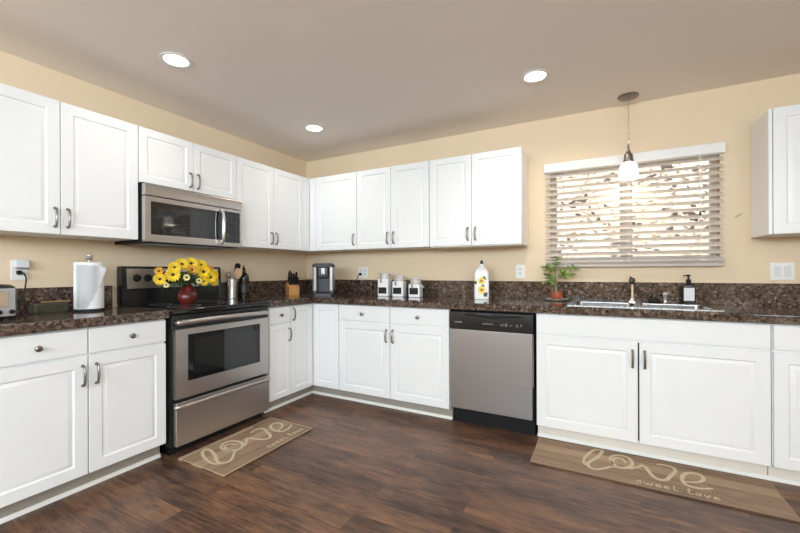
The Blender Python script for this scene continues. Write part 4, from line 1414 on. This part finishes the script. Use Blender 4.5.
bx, by = 0.120, -0.995
r = thing('dark_bottle', 'dark glass bottle with a pour spout beside the utensil crock', 'bottle', (bx, by, Z))
bm = nb(); lathe(bm, [(0, 0), (0.044, 0), (0.047, 0.006), (0.047, 0.175), (0.043, 0.205), (0.026, 0.228), (0.016, 0.236), (0.0155, 0.262), (0, 0.262)], 28, None, (bx, by, Z)); bt = link('glass', bm, DKBOTTLE, r)
bm = nb(); lathe(bm, [(0.0472, 0.05), (0.0476, 0.05), (0.0476, 0.13), (0.0472, 0.13)], 28, None, (bx, by, Z)); link('paper_label', bm, CHAR, bt)
bm = nb(); lathe(bm, [(0.0165, 0.258), (0.0175, 0.262), (0.010, 0.270), (0.005, 0.285), (0.004, 0.300), (0, 0.300)], 14, None, (bx, by, Z)); link('pour_spout', bm, BLACKM, r)
# knife block: slanted wooden body with a lower step in front, rotated to face the room
kx, ky = 0.275, -0.525
KR = math.radians(-62)       # local -y is the front
Mb = Matrix.Translation((kx, ky, Z)) @ Matrix.Rotation(math.radians(32), 4, 'Z')
r = thing('knife_block', 'light wooden knife block full of black knives in the corner', 'knife block', (kx, ky, Z), (0, 0, math.radians(60)))
r.scale = (0.86, 0.86, 0.88)
bm = nb(); prism(bm, [(0.085, 0.0), (-0.075, 0.0), (-0.075, 0.098), (-0.062, 0.104), (0.045, 0.152), (0.085, 0.142)], 'x', -0.060, 0.060); bmesh.ops.bevel(bm, geom=bm.edges[:], offset=0.003, segments=2, affect='EDGES'); link('body', bm, BLOCKW, r, local=True)
Rk = Matrix.Translation((kx, ky, Z)) @ Matrix.Rotation(math.radians(60), 4, 'Z') @ Matrix.Diagonal((0.86, 0.86, 0.88, 1))
slope = math.atan2(0.09, 0.105)
knives = [(-0.042, 0.030, 0.130, 'big'), (-0.014, 0.030, 0.115, 'n'), (0.014, 0.030, 0.105, 'n'), (0.042, 0.030, 0.122, 'n'),
          (-0.040, -0.026, 0.098, 'n'), (-0.012, -0.026, 0.09, 'n'), (0.016, -0.026, 0.096, 'n'), (0.043, -0.026, 0.09, 'n')]
klabels = ['tallest knife in the block, with a pale steel handle end', 'black knife second from left in the back row of the block', 'black knife third from left in the back row of the block', 'black knife at the right end of the block back row',
           'black steak knife at the left of the block front row', 'black steak knife second from left in the block front row', 'black steak knife third from left in the block front row', 'black steak knife at the right of the block front row']
for (lx, ly, L, kd), lab in zip(knives, klabels):
    zt_ = 0.105 + (ly + 0.060) * 0.449 + 0.002
    k = thing('kitchen_knife', lab, 'knife', Rk @ Vector((lx, ly, zt_)), (0, 0, 0), 'knives in the wooden block')
    k.scale = (0.92, 0.92, 0.92)
    k.rotation_euler = (Matrix.Rotation(math.radians(60), 4, 'Z') @ Matrix.Rotation(math.radians(24), 4, 'X')).to_euler()
    bm = nb(); prism(bm, [(-0.009, 0.006), (0.010, 0.006), (0.010, L * 0.35), (0.008, L * 0.6), (0.012, L), (-0.008, L), (-0.011, L * 0.7), (-0.007, L * 0.4)], 'x', -0.0095, 0.0095)
    bmesh.ops.bevel(bm, geom=bm.edges[:], offset=0.002, segments=1, affect='EDGES'); link('handle', bm, BLACKM, k, local=True)
    bm = nb(); box(bm, -0.0100, 0.0100, -0.010, 0.011, -0.002, 0.006, 0.001, 1); link('bolster', bm, CHROME, k, local=True)
    if kd == 'big':
        bm = nb(); box(bm, -0.0105, 0.0105, -0.012, 0.014, L, L + 0.016, 0.003); link('end_cap', bm, CHROME, k, local=True)

# ================================================================== COFFEE MAKER
mx, my = 0.600, -0.430
Rm = math.radians(35)
r = thing('coffee_maker', 'silver and black pod coffee maker in the counter corner', 'coffee maker', (mx, my, Z), (0, 0, Rm))
r.scale = (0.97, 0.95, 0.98)


def lp(px, py, rad_=0.03):
    return None


bm = nb(); loft(bm, [[(a, b, z) for a, b in rrect(-0.098, 0.098, -0.125, 0.125, 0.03)] for z in (0.0005, 0.028)]); link('base', bm, CHAR, r, local=True)
bm = nb(); box(bm, -0.062, 0.062, -0.118, -0.02, 0.0285, 0.034, 0.002); link('drip_tray', bm, BLACKM, r, local=True)
bm = nb(); box(bm, -0.075, 0.075, -0.015, 0.122, 0.0285, 0.300, 0.012, 3); link('column', bm, CHAR, r, local=True)
for s in (-1, 1):
    bm = nb()
    prism(bm, [(s * 0.068, -0.112), (s * 0.090, -0.118), (s * 0.106, -0.090), (s * 0.108, 0.10), (s * 0.090, 0.118), (s * 0.0765, 0.10), (s * 0.0765, -0.05), (s * 0.062, -0.10)], 'z', 0.0575, 0.288)
    link('side_panel', bm, SILVERP, r, local=True)
    bm = nb(); box(bm, s * 0.082 - 0.016, s * 0.082 + 0.016, -0.108, 0.10, 0.0285, 0.057, 0.003); link('side_foot', bm, CHAR, r, local=True)
bm = nb(); box(bm, -0.050, 0.050, -0.118, -0.016, 0.185, 0.290, 0.008, 3); hd = link('brew_head', bm, BLACK, r, local=True)
bm = nb(); box(bm, -0.020, 0.020, -0.128, -0.1185, 0.215, 0.282, 0.006, 3); link('silver_badge', bm, SILVERP, hd, local=True)
bm = nb(); loft(bm, [[(a, b, z) for a, b in rrect(-0.112 + i, 0.112 - i, -0.122 + i, 0.126 - i, 0.04)] for i, z in ((0.002, 0.2905), (0.0, 0.300), (0.006, 0.318), (0.030, 0.328))]); link('lid', bm, CHAR, r, local=True)
bm = nb()
Ml = (Matrix.Translation((mx, my, Z)) @ Matrix.Rotation(Rm, 4, 'Z') @ Matrix.Diagonal((0.97, 0.95, 0.98, 1))).inverted()
pts = smooth([(0.66, -0.30, Z + 0.03), (0.70, -0.22, Z + 0.008), (0.715, -0.13, Z + 0.045), (0.728, -0.07, Z + 0.11), (0.745, -0.05, Z + 0.175), (0.757, -0.042, Z + 0.205), (0.760, -0.030, Z + 0.211)], 6)
tube(bm, [Ml @ p for p in pts], 0.0038, 8); cd = link('cord', bm, BLACKM, r, local=True)
bm = nb(); box(bm, 0.747, 0.773, -0.032, -0.0092, Z + 0.198, Z + 0.224, 0.004); bm.transform(Ml); link('plug', bm, BLACKM, cd, local=True)


# ================================================================== CANISTERS
def canister(x, y, s, h, label, spoon=False):
    r = thing('canister', label, 'canister', (x, y, Z), (0, 0, math.radians(9)), 'white canisters')
    a = s / 2
    bm = nb(); loft(bm, [[(p, q, z) for p, q in rrect(-a + i, a - i, -a + i, a - i, 0.014)] for i, z in ((0.004, 0.0), (0.0, 0.004), (0.0, h - 0.006), (0.006, h), (0.012, h), (0.012, h - 0.01))]); jb = link('jar', bm, PORC, r, local=True)
    bm = nb(); box(bm, -0.044, 0.038, -a - 0.0016, -a - 0.0002, 0.026, 0.086, 0.0005, 1); link('chalk_label', bm, BLACKM, jb, local=True)
    bm = nb(); lathe(bm, [(0, h + 0.006), (a - 0.010, h + 0.006), (a - 0.006, h + 0.010), (a - 0.006, h + 0.040), (a - 0.001, h + 0.044), (a - 0.001, h + 0.054), (a - 0.010, h + 0.060), (0, h + 0.061)], 28); ld = link('lid', bm, FROST, r, local=True)
    bm = nb(); lathe(bm, [(a - 0.009, h + 0.0005), (a - 0.006, h + 0.0005), (a - 0.006, h + 0.0095), (a - 0.009, h + 0.0095), (a - 0.009, h + 0.0005)], 28); link('seal_ring', bm, SILVERP, r, local=True)
    bm = nb(); tube(bm, smooth([(-0.018, -a + 0.003, h + 0.050), (-0.018, -a - 0.006, h + 0.035), (-0.018, -a - 0.010, h), (-0.018, -a - 0.004, h - 0.022)], 5), 0.0025, 6)
    box(bm, -0.026, -0.010, -a - 0.008, -a - 0.0004, h - 0.038, h - 0.006, 0.002, 1); link('clasp', bm, NICKEL, r, local=True)
    bm = nb(); tube(bm, smooth([(-a + 0.002, -0.03, h - 0.01), (-a - 0.004, -0.02, h + 0.008), (-a + 0.004, 0.0, h + 0.012), (-a - 0.004, 0.02, h + 0.008), (-a + 0.002, 0.03, h - 0.01)], 4), 0.0018, 6); link('wire_bail', bm, NICKEL, r, local=True)
    if spoon:
        bm = nb(); box(bm, a + 0.0005, a + 0.030, -0.02, -0.008, h - 0.030, h - 0.022, 0.002, 1); link('scoop_handle', bm, PORC, r, local=True)
    return r


canister(1.170, -0.205, 0.112, 0.168, 'tallest white lidded canister with a black label, left of the three')
canister(1.331, -0.205, 0.112, 0.145, 'middle-height white lidded canister with a black label, between the other two')
canister(1.503, -0.205, 0.112, 0.120, 'shortest white lidded canister with a black label, right of the three', True)

# ================================================================== PRINTED BOTTLE, PLANT
ox, oy = 2.125, -0.190
r = thing('oil_bottle', 'tall white bottle printed with yellow sunflowers above the dishwasher', 'bottle', (ox, oy, Z), (0, 0, math.radians(12)))
bm = nb(); loft(bm, [[(p, q, z) for p, q in rrect(-a, a, -b, b, min(a, b) * 0.5)] for a, b, z in ((0.058, 0.036, 0.0), (0.062, 0.040, 0.006), (0.062, 0.040, 0.215), (0.056, 0.036, 0.240), (0.040, 0.026, 0.262), (0.024, 0.018, 0.276), (0.016, 0.014, 0.286), (0.014, 0.0135, 0.300))]); link('body', bm, OILM, r, local=True)
bm = nb(); lathe(bm, [(0, 0.3002), (0.0135, 0.3002), (0.015, 0.306), (0.012, 0.318), (0.009, 0.330), (0, 0.331)], 16); link('stopper', bm, AMBER, r, local=True)

ptx, pty = 2.715, -0.118
r = thing('saucer', 'pale shallow saucer under the terracotta pot', 'saucer', (ptx, pty, Z))
bm = nb(); lathe(bm, [(0, 0), (0.055, 0), (0.060, 0.003), (0.085, 0.012), (0.086, 0.015), (0.060, 0.008), (0, 0.006)], 32, None, (ptx, pty, Z)); link('dish', bm, SAUCER, r)
pz = Z + 0.0066
r = thing('potted_plant', 'leafy green plant in a small terracotta pot below the window', 'plant', (ptx, pty, pz))
bm = nb(); lathe(bm, [(0, 0), (0.032, 0), (0.044, 0.014), (0.050, 0.034), (0.049, 0.052), (0.045, 0.066), (0.042, 0.066), (0.044, 0.050), (0, 0.050)], 28, None, (ptx, pty, pz)); link('pot', bm, TERRA, r)
bm = nb(); lathe(bm, [(0, 0.0502), (0.042, 0.0502), (0.041, 0.057), (0.02, 0.060), (0, 0.061)], 20, None, (ptx, pty, pz)); link('soil', bm, SOIL, r)
P0 = Vector((ptx, pty, pz + 0.055))
stems = [
    [(0.0, 0, 0), (-0.006, -0.004, 0.05), (-0.006, -0.01, 0.12), (-0.012, -0.012, 0.20), (0.012, -0.015, 0.275)],
    [(-0.004, 0, 0.045), (-0.020, -0.008, 0.08), (-0.045, -0.015, 0.115), (-0.062, -0.02, 0.150)],
    [(-0.004, 0, 0.09), (0.03, -0.012, 0.14), (0.075, -0.02, 0.185), (0.128, -0.02, 0.195)],
    [(-0.004, 0.0, 0.07), (0.03, -0.02, 0.115), (0.07, -0.03, 0.145), (0.105, -0.03, 0.150)],
    [(-0.006, 0, 0.11), (-0.03, -0.02, 0.16), (-0.055, -0.03, 0.19), (-0.075, -0.03, 0.205)],
    [(-0.004, -0.004, 0.04), (-0.03, -0.03, 0.075), (-0.05, -0.04, 0.09), (-0.06, -0.05, 0.095)],
]
sb = nb(); lb_ = nb()
for si, st in enumerate(stems):
    pts = smooth([P0 + Vector(p) for p in st], 6)
    n = len(pts)
    tube(sb, pts, [0.0025 - 0.0015 * i / n for i in range(n)] if si else [0.0075 - 0.006 * i / n for i in range(n)], 6)
    for i in range(int(n * (0.66 if si == 0 else 0.42)), n):
        for sd in (-1, 1):
            tdir = (pts[min(i + 1, n - 1)] - pts[i - 1]).normalized()
            side = Vector((sd * random.uniform(0.5, 1.0), random.uniform(-0.7, 0.1), random.uniform(-0.35, 0.45))) + tdir * 0.5
            leaf_bm(lb_, pts[i], side, random.uniform(0.044, 0.062), random.uniform(0.028, 0.040), droop=random.uniform(0.1, 0.5))
link('stems', sb, STEMM, r)
link('leaves', lb_, LEAF, r)
